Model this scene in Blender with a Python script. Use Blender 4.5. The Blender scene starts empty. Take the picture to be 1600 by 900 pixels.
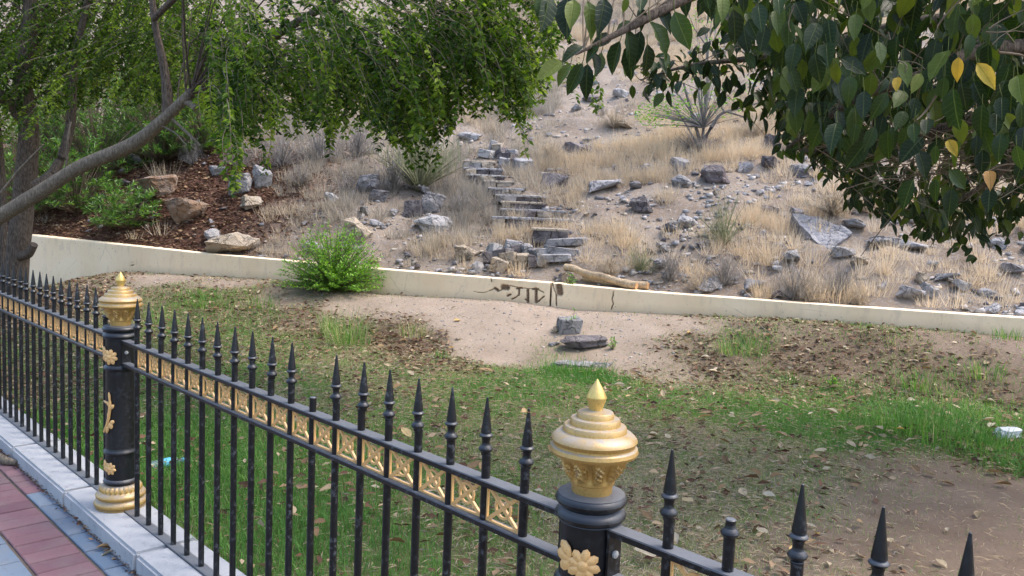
import bpy, bmesh, math, random
import numpy as np
from mathutils import Vector, Matrix

rng = np.random.default_rng(7)
random.seed(7)
S = bpy.context.scene
COL = S.collection

# ------------------------------------------------------------------ camera
FPX = 1300.0; PITCH = .0921; ROLL = .0413
CH = 1.65
_r0 = np.array([1, 0, 0.]); FW = np.array([0, math.cos(PITCH), -math.sin(PITCH)])
_u0 = np.array([0, math.sin(PITCH), math.cos(PITCH)])
RT = math.cos(ROLL)*_r0 + math.sin(ROLL)*_u0
UP = -math.sin(ROLL)*_r0 + math.cos(ROLL)*_u0
CP = np.array([0, 0, CH])
cam = bpy.data.cameras.new('camera'); cam.sensor_width = 36; cam.lens = 36*FPX/1600
cam.clip_start = .05; cam.clip_end = 2000
camo = bpy.data.objects.new('camera', cam); COL.objects.link(camo)
M = Matrix.Identity(4)
for i in range(3):
    M[i][0] = RT[i]; M[i][1] = UP[i]; M[i][2] = -FW[i]; M[i][3] = CP[i]
camo.matrix_world = M
S.camera = camo

# ------------------------------------------------------------------ sky, sun, exposure
SUN_EL = math.radians(60); SUN_AZ = math.radians(85)     # azimuth: direction towards the sun, from +Y to +X
SUN_STRENGTH = .7; SKY_STRENGTH = .15; EXPOSURE = 1.75
w = bpy.data.worlds.new('World'); S.world = w; w.use_nodes = True
wn = w.node_tree; bg = wn.nodes['Background']
sky = wn.nodes.new('ShaderNodeTexSky'); sky.sky_type = 'NISHITA'; sky.sun_disc = False
sky.sun_elevation = SUN_EL; sky.sun_rotation = SUN_AZ; sky.dust_density = 3.0; sky.air_density = 1.0
wn.links.new(sky.outputs[0], bg.inputs[0]); bg.inputs[1].default_value = SKY_STRENGTH
sl = bpy.data.lights.new('sun', 'SUN'); sl.energy = SUN_STRENGTH; sl.angle = math.radians(18); sl.color = (1, .93, .82)
so = bpy.data.objects.new('sun', sl); COL.objects.link(so)
sd = Vector((math.sin(SUN_AZ)*math.cos(SUN_EL), math.cos(SUN_AZ)*math.cos(SUN_EL), math.sin(SUN_EL)))
so.rotation_euler = sd.to_track_quat('Z', 'Y').to_euler(); so.location = sd*30
S.view_settings.view_transform = 'Standard'; S.view_settings.look = 'None'
S.view_settings.gamma = 1; S.view_settings.exposure = EXPOSURE; S.view_settings.use_curve_mapping = False

# ------------------------------------------------------------------ pixel helpers (pixels of the 1600 x 900 photograph)
def ray(x, y): return FW + RT*(x-800)/FPX - UP*(y-450)/FPX
def at_y(x, y, Y):
    d = ray(x, y); return CP + d*(Y/d[1])
def at_z(x, y, z):
    d = ray(x, y); return CP + d*((z-CH)/d[2])
def px(P):
    v = np.asarray(P, float) - CP; d = v@FW
    return 800+FPX*(v@RT)/d, 450-FPX*(v@UP)/d, d

# ------------------------------------------------------------------ noise
def _hash(ix, iy, s):
    n = (ix.astype(np.int64)*374761393 + iy.astype(np.int64)*668265263 + s*1442695041) & 0x7fffffff
    n = ((n ^ (n >> 13))*1274126177) & 0x7fffffff
    return ((n ^ (n >> 16)) & 0xffff)/65535.0
def vnoise(x, y, s=0):
    x = np.asarray(x, float); y = np.asarray(y, float)
    ix = np.floor(x); iy = np.floor(y); fx = x-ix; fy = y-iy
    fx = fx*fx*(3-2*fx); fy = fy*fy*(3-2*fy)
    a = _hash(ix, iy, s); b = _hash(ix+1, iy, s); c = _hash(ix, iy+1, s); d = _hash(ix+1, iy+1, s)
    return (a*(1-fx)+b*fx)*(1-fy) + (c*(1-fx)+d*fx)*fy
def fbm(x, y, s=0, o=4):
    r = 0; a = .5; t = 0
    for k in range(o):
        r = r + a*vnoise(np.asarray(x)*2**k, np.asarray(y)*2**k, s+k*17); t += a; a *= .5
    return r/t - .5

# ------------------------------------------------------------------ materials
def lk(nt, a, b): nt.links.new(a, b)
class NT:
    def __init__(s, name):
        s.m = bpy.data.materials.new(name); s.m.use_nodes = True; s.t = s.m.node_tree
        s.b = s.t.nodes['Principled BSDF']; s.out = s.t.nodes['Material Output']
    def n(s, ty, **kw):
        o = s.t.nodes.new('ShaderNode'+ty)
        for k, v in kw.items():
            if k in o.inputs: o.inputs[k].default_value = v
            else: setattr(o, k, v)
        return o
    def l(s, a, b): s.t.links.new(a, b)
    def coord(s, kind='Object', scale=1.0):
        c = s.n('TexCoord'); mp = s.n('Mapping')
        mp.inputs['Scale'].default_value = (scale,)*3 if not isinstance(scale, tuple) else scale
        s.l(c.outputs[kind], mp.inputs[0]); return mp.outputs[0]
    def geo(s, scale=1.0):
        c = s.n('NewGeometry'); mp = s.n('Mapping'); mp.inputs['Scale'].default_value = (scale,)*3 if not isinstance(scale, tuple) else scale
        s.l(c.outputs['Position'], mp.inputs[0]); return mp.outputs[0]
    def noise(s, vec, scale, detail=4, rough=.55):
        o = s.n('TexNoise', Scale=scale, Detail=detail, Roughness=rough); s.l(vec, o.inputs['Vector']); return o.outputs['Fac']
    def ramp(s, fac, stops, interp='LINEAR'):
        o = s.n('ValToRGB'); cr = o.color_ramp; cr.interpolation = interp
        while len(cr.elements) < len(stops): cr.elements.new(.5)
        for e, (p, c) in zip(cr.elements, stops):
            e.position = p; e.color = (*c, 1) if len(c) == 3 else c
        s.l(fac, o.inputs[0]); return o.outputs[0]
    def gray(s, fac, a, b):
        return s.ramp(fac, [(a, (0, 0, 0)), (b, (1, 1, 1))])
    def mix(s, f, a, b, mode='MIX'):
        o = s.n('MixRGB', blend_type=mode)
        for i, v in enumerate((f, a, b)):
            if hasattr(v, 'node'): s.l(v, o.inputs[i])
            elif i == 0: o.inputs[0].default_value = v
            else: o.inputs[i].default_value = (*v, 1)
        return o.outputs[0]
    def attr(s, name, vec=False):
        o = s.n('Attribute'); o.attribute_name = name; return o.outputs['Color' if vec else 'Fac']
    def math(s, op, a, b=0.0):
        o = s.n('Math', operation=op)
        for i, v in enumerate((a, b)):
            if hasattr(v, 'node'): s.l(v, o.inputs[i])
            else: o.inputs[i].default_value = v
        return o.outputs[0]
    def bump(s, h, strength=.4, dist=.02):
        o = s.n('Bump', Strength=strength, Distance=dist); s.l(h, o.inputs['Height']); s.l(o.outputs[0], s.b.inputs['Normal']); return o.outputs[0]
    def base(s, c, rough=.8, metal=0, spec=.3):
        if hasattr(c, 'node'): s.l(c, s.b.inputs['Base Color'])
        else: s.b.inputs['Base Color'].default_value = (*c, 1)
        if hasattr(rough, 'node'): s.l(rough, s.b.inputs['Roughness'])
        else: s.b.inputs['Roughness'].default_value = rough
        s.b.inputs['Metallic'].default_value = metal; s.b.inputs['Specular IOR Level'].default_value = spec
    def upface(s, a=.6, b=.95):
        g = s.n('NewGeometry'); x = s.n('SeparateXYZ'); s.l(g.outputs['Normal'], x.inputs[0]); return s.gray(x.outputs['Z'], a, b)

def mat_black(name='black_paint', sp=.45):
    k = NT(name); v = k.geo(1)
    n1 = k.noise(v, 60, 5, .65); n2 = k.noise(v, 260, 3); n3 = k.noise(v, 9, 3)
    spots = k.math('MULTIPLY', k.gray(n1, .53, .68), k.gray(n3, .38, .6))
    dust = k.math('MULTIPLY', k.upface(.5, .95), .75)  # dust on upward faces, with their bluish sky reflection painted into the colour
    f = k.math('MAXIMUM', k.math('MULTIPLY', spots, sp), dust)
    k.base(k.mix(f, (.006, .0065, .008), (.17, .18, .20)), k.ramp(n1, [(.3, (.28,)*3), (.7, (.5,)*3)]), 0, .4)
    k.bump(n2, .12, .003); return k.m
def mat_gold(name='gold_paint', c=(.52, .33, .10), dusty=.55, metal=.7):
    k = NT(name); v = k.geo(1)
    n1 = k.noise(v, 35, 5, .6); n2 = k.noise(v, 190, 3)
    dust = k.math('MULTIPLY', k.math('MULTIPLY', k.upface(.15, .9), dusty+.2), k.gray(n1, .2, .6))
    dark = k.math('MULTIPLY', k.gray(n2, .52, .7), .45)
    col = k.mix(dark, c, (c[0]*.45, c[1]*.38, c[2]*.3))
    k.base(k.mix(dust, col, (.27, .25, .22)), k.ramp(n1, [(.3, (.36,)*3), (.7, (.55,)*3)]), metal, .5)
    k.l(k.math('SUBTRACT', metal, k.math('MULTIPLY', dust, metal)), k.b.inputs['Metallic'])
    k.bump(n2, .15, .003); return k.m
def mat_concrete(name, c, c2, sc=1.0, stain=.3):
    k = NT(name); v = k.geo(sc)
    n1 = k.noise(v, 3, 6, .65); n2 = k.noise(v, 120, 3); n3 = k.noise(v, 22, 5, .7)
    col = k.mix(k.gray(n1, .3, .7), c, c2)
    col = k.mix(k.math('MULTIPLY', k.gray(n3, .56, .72), stain), col, (c[0]*.35, c[1]*.32, c[2]*.28))
    k.base(col, .85, 0, .25); k.bump(k.mix(.5, n2, n3), .3, .006); return k.m
def mat_paver(name, c, c2):
    k = NT(name); v = k.geo(1); oi = k.n('ObjectInfo')
    n1 = k.noise(v, 7, 5, .6); n2 = k.noise(v, 240, 2); n3 = k.noise(v, 40, 4, .7)
    col = k.mix(oi.outputs['Random'], c, c2)
    col = k.mix(k.math('MULTIPLY', k.gray(n1, .42, .75), .45), col, (.20, .18, .165))
    col = k.mix(k.math('MULTIPLY', k.gray(n3, .55, .8), .35), col, (c[0]*.4, c[1]*.4, c[2]*.4))
    k.base(col, .8, 0, .3); k.bump(k.mix(.5, n2, n3), .35, .004); return k.m
def mat_leaf(name, stops, transl=.35, source='attr', veins=False, rough=.45, spec=.4, tcol=(.45, .62, .05)):
    k = NT(name)
    if source == 'attr': f = k.attr('v')
    else: f = k.n('ObjectInfo').outputs['Random']
    col = k.ramp(f, stops)
    if veins:
        uv = k.n('UVMap'); uv.uv_map = 'UVMap'; sp = k.n('SeparateXYZ'); k.l(uv.outputs[0], sp.inputs[0])
        side = k.math('ABSOLUTE', k.math('SUBTRACT', sp.outputs['Y'], .5))
        mid = k.math('SUBTRACT', 1.0, k.gray(side, .006, .022))
        wv = k.math('SINE', k.math('MULTIPLY', k.math('SUBTRACT', sp.outputs['X'], k.math('MULTIPLY', side, .62)), 48.0))
        lat = k.math('MULTIPLY', k.gray(wv, .90, 1.0), .5)
        vf = k.math('MAXIMUM', mid, lat)
        col = k.mix(k.math('MULTIPLY', vf, .30), col, (.20, .24, .06))
        k.bump(k.math('SUBTRACT', 1.0, vf), .5, .004)
    n = k.noise(k.geo(1), 30, 3)
    col = k.mix(k.math('MULTIPLY', k.gray(n, .35, .7), .35), col, k.mix(1.0, col, (.45, .45, .4), 'MULTIPLY'))
    k.base(col, rough, 0, spec)
    tr = k.n('BsdfTranslucent'); k.l(k.mix(.5, col, k.mix(1.0, col, (tcol[0]*4, tcol[1]*4, tcol[2]*4), 'MULTIPLY')), tr.inputs[0])
    mx = k.n('MixShader'); mx.inputs[0].default_value = transl
    k.l(k.b.outputs[0], mx.inputs[1]); k.l(tr.outputs[0], mx.inputs[2]); k.l(mx.outputs[0], k.out.inputs[0]); return k.m
def mat_ramp(name, stops, source='attr', rough=.9, nscale=30, namp=.4, bump=0, spec=.15):
    k = NT(name); f = k.attr('v') if source == 'attr' else k.n('ObjectInfo').outputs['Random']
    col = k.ramp(f, stops); n = k.noise(k.geo(1), nscale, 4, .6)
    col = k.mix(k.math('MULTIPLY', k.gray(n, .35, .7), namp), col, k.mix(1.0, col, (.4, .4, .4), 'MULTIPLY'))
    k.base(col, rough, 0, spec)
    if bump: k.bump(n, bump, .02)
    return k.m
def mat_bark(name, c, c2):
    k = NT(name); v = k.coord('Object', 1.0)
    n0 = k.noise(k.geo((1, 1, .22)), 70, 5, .65); n1 = k.noise(k.geo(1), 11, 4)
    col = k.mix(k.gray(n0, .35, .65), c, c2); col = k.mix(k.math('MULTIPLY', k.gray(n1, .45, .7), .4), col, (.12, .10, .085))
    k.base(col, .92, 0, .15); k.bump(n0, .9, .03); return k.m
def mat_rock(name, stops):
    k = NT(name); oi = k.n('ObjectInfo'); v = k.geo(1)
    n1 = k.noise(v, 6, 6, .65); n2 = k.noise(v, 38, 5, .7); n3 = k.noise(v, 2.3, 3)
    f = k.math('ADD', k.math('MULTIPLY', oi.outputs['Random'], .65), k.math('MULTIPLY', k.gray(n3, .3, .7), .35))
    col = k.ramp(f, stops)
    col = k.mix(k.math('MULTIPLY', k.gray(n1, .45, .7), .5), col, (.40, .37, .34))
    col = k.mix(k.math('MULTIPLY', k.gray(n2, .52, .75), .55), col, (.10, .095, .10))
    vo = k.n('TexVoronoi', feature='DISTANCE_TO_EDGE', Scale=4.5); nz = k.n('TexNoise', Scale=9.0, Detail=4.0); k.l(v, nz.inputs['Vector']); k.l(k.mix(.22, v, nz.outputs['Color']), vo.inputs['Vector'])
    ck = k.math('SUBTRACT', 1.0, k.gray(vo.outputs['Distance'], .005, .05))
    col = k.mix(k.math('MULTIPLY', ck, .28), col, (.05, .045, .045))
    k.base(col, .9, 0, .15); k.bump(k.math('SUBTRACT', k.mix(.5, n1, n2), k.math('MULTIPLY', ck, .35)), 1.0, .06); return k.m

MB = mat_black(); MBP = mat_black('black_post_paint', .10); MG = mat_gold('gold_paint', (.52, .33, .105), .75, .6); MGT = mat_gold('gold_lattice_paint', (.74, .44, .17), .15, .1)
MGK = mat_gold('bright_gold_paint', (.70, .50, .16), .05, .7)
M_KERB = mat_concrete('kerb_concrete', (.30, .315, .335), (.42, .42, .425), 1, .5)
M_WALL = None
M_RED = mat_paver('red_paver', (.15, .078, .092), (.22, .12, .13))
M_BLUE = mat_paver('grey_blue_paver', (.10, .145, .205), (.165, .21, .26))
M_ROCK = mat_rock('hill_rock', [(0, (.12, .115, .125)), (.3, (.22, .21, .22)), (.6, (.32, .31, .31)), (.85, (.33, .315, .31)), (1, (.42, .40, .38))])
M_ROCKD = mat_rock('dark_rock', [(0, (.085, .075, .08)), (.5, (.16, .14, .145)), (1, (.22, .17, .16))])
M_ROCKT = mat_rock('tan_rock', [(0, (.36, .29, .21)), (.5, (.44, .36, .27)), (1, (.50, .44, .36))])
M_ROCKP = mat_rock('pale_rock', [(0, (.30, .30, .325)), (.5, (.38, .37, .38)), (1, (.45, .43, .41))])
M_ROCKR = mat_rock('red_rock', [(0, (.20, .12, .075)), (1, (.30, .20, .13))])
M_BARK = mat_bark('bark', (.055, .042, .034), (.20, .155, .12))
M_BARK2 = mat_bark('pale_bark', (.12, .095, .07), (.30, .25, .19))
M_TWIG = mat_ramp('twig', [(0, (.14, .105, .075)), (1, (.30, .235, .165))], 'attr')
M_SAND = mat_concrete('joint_sand', (.09, .07, .055), (.15, .12, .095), 1, .4)

# ------------------------------------------------------------------ mesh helpers
def mesh_np(name, V, F, attr=None, uv=None, smooth=False):
    """F: (n,k) int array with uniform polygon size"""
    V = np.asarray(V, np.float32); F = np.asarray(F, np.int32)
    me = bpy.data.meshes.new(name); k = F.shape[1]
    me.vertices.add(len(V)); me.vertices.foreach_set('co', V.ravel())
    me.loops.add(F.size); me.loops.foreach_set('vertex_index', F.ravel())
    me.polygons.add(len(F)); me.polygons.foreach_set('loop_start', np.arange(0, F.size, k, dtype=np.int32))
    try: me.polygons.foreach_set('loop_total', np.full(len(F), k, np.int32))
    except Exception: pass
    if smooth: me.polygons.foreach_set('use_smooth', np.ones(len(F), bool))
    me.update(calc_edges=True)
    if attr is not None:
        if not isinstance(attr, dict): attr = {'v': attr}
        for an, a in attr.items():
            at = me.attributes.new(an, 'FLOAT', 'POINT'); at.data.foreach_set('value', np.asarray(a, np.float32))
    if uv is not None:
        l = me.uv_layers.new(name='UVMap'); l.data.foreach_set('uv', np.asarray(uv, np.float32)[F.ravel()].ravel())
    return me
def link(name, data, mat=None, parent=None):
    o = bpy.data.objects.new(name, data); COL.objects.link(o)
    if mat is not None and data is not None and not data.materials: data.materials.append(mat)
    if parent is not None: o.parent = parent
    return o
def tag(o, label=None, cat=None, group=None, kind=None):
    if label: o['label'] = label
    if cat: o['category'] = cat
    if group: o['group'] = group
    if kind: o['kind'] = kind
    return o
def empty(name, loc=(0, 0, 0), rz=0.0):
    o = bpy.data.objects.new(name, None); COL.objects.link(o); o.empty_display_size = .1
    o.location = loc; o.rotation_euler = (0, 0, rz); return o
def copy_tree(o, parent=None):
    c = o.copy(); COL.objects.link(c); c.parent = parent
    for ch in list(o.children): copy_tree(ch, c)
    return c
class MBld:
    def __init__(s): s.v = []; s.f = []
    def add(s, V, F):
        n = len(s.v); s.v += [tuple(map(float, p)) for p in V]; s.f += [tuple(n+i for i in f) for f in F]; return s
    def box(s, c, d, ax=None):
        c = np.asarray(c, float); h = np.asarray(d, float)/2
        A = np.eye(3) if ax is None else np.asarray(ax, float)
        P = [c + A[0]*h[0]*i + A[1]*h[1]*j + A[2]*h[2]*k for i in (-1, 1) for j in (-1, 1) for k in (-1, 1)]
        return s.add(P, [(0, 1, 3, 2), (4, 6, 7, 5), (0, 4, 5, 1), (2, 3, 7, 6), (0, 2, 6, 4), (1, 5, 7, 3)])
    def cbox(s, c, d, b=.004, ax=None):
        """box with chamfered top edges"""
        c = np.asarray(c, float); x, y, z = np.asarray(d, float)/2
        A = np.eye(3) if ax is None else np.asarray(ax, float)
        L = []
        for zz, i in ((-z, 0), (z-b, 0), (z, b)):
            for sx, sy in ((-1, -1), (1, -1), (1, 1), (-1, 1)):
                L.append(c + A[0]*sx*(x-i) + A[1]*sy*(y-i) + A[2]*zz)
        F = [(3, 2, 1, 0), (8, 9, 10, 11)]
        for r in (0, 4):
            for i in range(4): F.append((r+i, r+(i+1) % 4, r+4+(i+1) % 4, r+4+i))
        return s.add(L, F)
    def lathe(s, prof, n=24, mod=None, caps=True):
        V = []; F = []
        for j, (r, z) in enumerate(prof):
            for i in range(n):
                a = 2*math.pi*i/n; rr = r if mod is None else r+mod(a, z, r)
                V.append((rr*math.cos(a), rr*math.sin(a), z))
        for j in range(len(prof)-1):
            for i in range(n):
                F.append((j*n+i, j*n+(i+1) % n, (j+1)*n+(i+1) % n, (j+1)*n+i))
        if caps:
            F.append(tuple(range(n-1, -1, -1))); F.append(tuple((len(prof)-1)*n+i for i in range(n)))
        return s.add(V, F)
    def tube(s, pts, rad, n=8):
        V, F = tube_np(np.asarray(pts, float)[None], np.asarray(rad, float)[None]*np.ones((1, len(pts))), n)
        k = len(pts)
        V = list(V); F = [tuple(f) for f in F]
        F.append(tuple(range(n-1, -1, -1))); F.append(tuple((k-1)*n+i for i in range(n)))
        return s.add(V, F)
    def mesh(s, name, smooth=None):
        me = bpy.data.meshes.new(name); me.from_pydata(s.v, [], s.f); me.update()
        if smooth is not None:
            bm = bmesh.new(); bm.from_mesh(me)
            for f in bm.faces: f.smooth = True
            ang = math.radians(smooth)
            for e in bm.edges:
                if len(e.link_faces) == 2 and e.calc_face_angle(0) > ang: e.smooth = False
            bm.to_mesh(me); bm.free()
        return me
def nrm(a): return a/np.maximum(np.linalg.norm(a, axis=-1, keepdims=True), 1e-9)
def tube_np(P, R, n=3):
    """P (S,K,3) polylines, R (S,K) radii -> verts, quads"""
    Sn, K, _ = P.shape
    T = np.gradient(P, axis=1); T = nrm(T)
    ref = np.where(np.abs(T[..., 2:3]) < .9, np.array([0, 0, 1.]), np.array([1., 0, 0]))
    A = nrm(np.cross(T, ref)); B = np.cross(T, A)
    a = np.arange(n)*2*math.pi/n
    V = P[:, :, None, :] + R[:, :, None, None]*(A[:, :, None, :]*np.cos(a)[None, None, :, None] + B[:, :, None, :]*np.sin(a)[None, None, :, None])
    idx = np.arange(Sn*K*n).reshape(Sn, K, n)
    i0 = idx[:, :-1, :]; i1 = np.roll(idx, -1, axis=2)[:, :-1, :]; i2 = np.roll(idx, -1, axis=2)[:, 1:, :]; i3 = idx[:, 1:, :]
    F = np.stack([i0, i1, i2, i3], -1).reshape(-1, 4)
    return V.reshape(-1, 3), F
# leaf templates: rows (u along, s side in units of width, h normal in units of length)
T6 = (np.array([[0, 0, 0], [.3, .5, .05], [.72, .36, .03], [1, 0, -.06], [.72, -.36, .03], [.3, -.5, .05]]), np.array([[0, 3, 2, 1], [0, 5, 4, 3]]))
T4 = (np.array([[0, 0, 0], [.45, .5, .06], [1, 0, -.04], [.45, -.5, .06]]), np.array([[0, 2, 1], [0, 3, 2]]))
def leaf_template(stations, fold=.16, droop=.22, wav=.03):
    V = []; F = []; uv = []
    for u, wd in stations:
        z = -droop*u*u
        for sd_ in (-.5, 0, .5):
            V.append((u, 2*sd_*wd, z + (abs(sd_)*2*wd*fold if sd_ else 0) + (wav*math.sin(u*19+sd_*4) if sd_ else 0))); uv.append((u, .5+sd_*wd*1.0))
    for i in range(len(stations)-1):
        for j in (0, 1):
            F.append((i*3+j, (i+1)*3+j, (i+1)*3+j+1, i*3+j+1))
    return np.array(V, float), np.array(F), np.array(uv)
LBIG = leaf_template([(0, .02), (.1, .24), (.28, .46), (.48, .5), (.68, .40), (.86, .19), (1, .01)])
LMID = leaf_template([(0, .03), (.25, .42), (.5, .5), (.78, .3), (1, .01)])
def leaves(P, A, Nn, L, W, T, v=None):
    """P base points, A axis, Nn normals, L length, W width"""
    TV, TF = T[0], T[1]
    A = nrm(A); Sd = nrm(np.cross(Nn, A)); Nn = np.cross(A, Sd)
    n = len(P); k = len(TV); L = np.broadcast_to(L, (n,)); W = np.broadcast_to(W, (n,))
    V = (P[:, None, :] + A[:, None, :]*(TV[None, :, 0:1]*L[:, None, None]) + Sd[:, None, :]*(TV[None, :, 1:2]*W[:, None, None]) + Nn[:, None, :]*(TV[None, :, 2:3]*L[:, None, None])).reshape(-1, 3)
    F = (TF[None] + (np.arange(n)*k)[:, None, None]).reshape(-1, TF.shape[1])
    vv = np.repeat(rng.random(n) if v is None else v, k)
    uv = np.tile(T[2], (n, 1)) if len(T) > 2 else None
    return V, F, vv, uv
def join_np(parts):
    V = []; F = []; A = []; o = 0
    for v, f, a in parts:
        V.append(v); F.append(f+o); A.append(a); o += len(v)
    return np.concatenate(V), np.concatenate(F), np.concatenate(A)
def rdir(n, zmin=-1, zmax=1):
    z = rng.uniform(zmin, zmax, n); a = rng.uniform(0, 2*math.pi, n); r = np.sqrt(np.maximum(0, 1-z*z))
    return np.stack([r*np.cos(a), r*np.sin(a), z], -1)

# ------------------------------------------------------------------ the lie of the land
WA = at_y(40, 366, 14); WB = at_y(1600, 497, 8.6)
WD = (WB-WA)[:2]; WLEN = float(np.hypot(*WD)); WD = WD/WLEN; WN = np.array([-WD[1], WD[0]])      # WN points uphill
def wall_hit(x, y):
    d = ray(x, y); k = ((WA-CP)[:2]@WN)/(d[:2]@WN); P = CP+d*k
    return float((P-WA)[:2]@WD), float(P[2])
def dt(X, Y):
    X = np.asarray(X, float); Y = np.asarray(Y, float)
    return (X-WA[0])*WN[0]+(Y-WA[1])*WN[1], (X-WA[0])*WD[0]+(Y-WA[1])*WD[1]
_top = [wall_hit(*p) for p in [(40, 366), (300, 394), (590, 420), (860, 442), (1000, 455), (1300, 477), (1600, 497)]]
_bas = [(-6., .14)]+[wall_hit(*p) for p in [(60, 452), (130, 445), (175, 434), (215, 425), (430, 437), (600, 460), (800, 470), (900, 484), (1050, 491), (1200, 497), (1400, 510), (1600, 527)]]
WT = 0.20                                                                                   # wall thickness
def wtop(t): return np.interp(t, [p[0] for p in _top], [p[1] for p in _top])
def wbase(t): return np.interp(t, [p[0] for p in _bas], [p[1] for p in _bas])
LAWN = .085
def garden(X, Y):
    d, t = dt(X, Y)
    foot = -2.05 + .35*np.clip((t-9)/5, -1, 1) + .5*fbm(t*.5, t*0+3, 5, 2)
    s = np.clip((d-foot)/(-.35-foot), 0, 1); s = s*s*(3-2*s)
    bump = fbm(X*1.3, Y*1.3, 11, 3)*.10*np.clip((d+3)/1.2, .12, 1)*np.clip(-d/.6, .1, 1)
    return LAWN + (wbase(t)-LAWN)*s + bump + fbm(X*4, Y*4, 15, 2)*.012
def hill(X, Y):
    d, t = dt(X, Y); dd = np.maximum(d-WT, 0)
    left = np.clip((6.0-t)/4.0, 0, 1)
    z = wtop(t) - .03 + .44*dd + .06*np.clip(dd/1.0, 0, 1) + left*(.22*np.minimum(dd, 2.2))
    amp = np.clip(dd/.8, 0, 1)
    z = z + amp*(fbm(X*.35, Y*.35, 21, 3)*.6 + fbm(X*1.6, Y*1.6, 29, 3)*.26 + fbm(X*6, Y*6, 33, 2)*.07)
    return z + np.maximum(dd-25, 0)*.25
def ground(X, Y):
    d, t = dt(X, Y); return np.where(d < WT*.5, garden(X, Y), hill(X, Y))
def on(x, y):
    """the point of the ground that shows at pixel (x, y)"""
    d = ray(x, y); Ys = np.concatenate([np.arange(2.2, 14, .02), np.arange(14, 60, .08)]); P = CP[None]+d[None]*(Ys/d[1])[:, None]
    below = P[:, 2] < ground(P[:, 0], P[:, 1]); i = int(np.argmax(below)) if below.any() else len(Ys)-1
    q = P[i].copy(); q[2] = float(ground(q[0], q[1])); return q
def on_hill(x, y):
    d = ray(x, y); Ys = np.arange(6, 60, .02); P = CP[None]+d[None]*(Ys/d[1])[:, None]
    dd, _ = dt(P[:, 0], P[:, 1]); below = (P[:, 2] < hill(P[:, 0], P[:, 1])) & (dd > WT+.02)
    i = int(np.argmax(below)) if below.any() else len(Ys)-1
    q = P[i].copy(); q[2] = float(hill(q[0], q[1])); return q

# ------------------------------------------------------------------ fence frame of reference
FANG = 2.3699; FD = np.array([math.sin(FANG), math.cos(FANG)]); FP0 = np.array([-1.7436, 3.849]); SP = .143
FN = np.array([FD[1], -FD[0]])                                   # towards the street
KT = .12; PAVE = .035
def fpt(t, p, z): q = FP0+FD*t+FN*p; return np.array([q[0], q[1], z])
FAX = np.array([[FD[0], FD[1], 0], [FN[0], FN[1], 0], [0, 0, 1.]])
FROT = math.atan2(FD[1], FD[0])

# ------------------------------------------------------------------ ground sheets
def mat_ground():
    k = NT('garden_soil'); v = k.geo(1)
    n1 = k.noise(v, 2.2, 6, .6); n2 = k.noise(v, 38, 5, .7); n3 = k.noise(v, 190, 3, .6)
    pale = k.attr('pale'); grass = k.attr('grass')
    soil = k.mix(k.gray(n1, .3, .7), (.115, .078, .055), (.19, .135, .098))
    path = k.mix(k.gray(n1, .3, .7), (.31, .245, .19), (.39, .315, .25))
    col = k.mix(pale, soil, path)
    col = k.mix(k.math('MULTIPLY', grass, .6), col, (.17, .185, .075))
    col = k.mix(k.math('MULTIPLY', k.gray(n2, .5, .72), .5), col, k.mix(1.0, col, (.42, .40, .38), 'MULTIPLY'))
    col = k.mix(k.math('MULTIPLY', k.gray(n3, .6, .75), .35), col, (.45, .40, .34))
    k.base(col, .95, 0, .1); k.bump(k.mix(.5, n2, n3), .8, .02); return k.m
def mat_hill():
    k = NT('hill_soil'); v = k.geo(1)
    n1 = k.noise(v, 1.1, 6, .6); n2 = k.noise(v, 22, 6, .72); n3 = k.noise(v, 120, 3, .6)
    lit = k.attr('litter')
    col = k.mix(k.gray(n1, .32, .68), (.25, .185, .13), (.36, .295, .23))
    vo = k.n('TexVoronoi', Scale=13.0); k.l(v, vo.inputs['Vector'])
    col = k.mix(k.math('MULTIPLY', k.gray(n2, .48, .6), .6), col, k.ramp(vo.outputs['Color'], [(0, (.20, .195, .21)), (.5, (.38, .365, .36)), (1, (.5, .45, .39))]))
    col = k.mix(k.math('MULTIPLY', k.gray(n3, .5, .7), .4), col, (.14, .115, .10))
    col = k.mix(lit, col, k.mix(k.gray(n2, .4, .65), (.085, .042, .032), (.19, .105, .075)))
    k.base(col, .95, 0, .1); k.bump(k.mix(.4, n2, n3), 1.0, .05); return k.m

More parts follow.
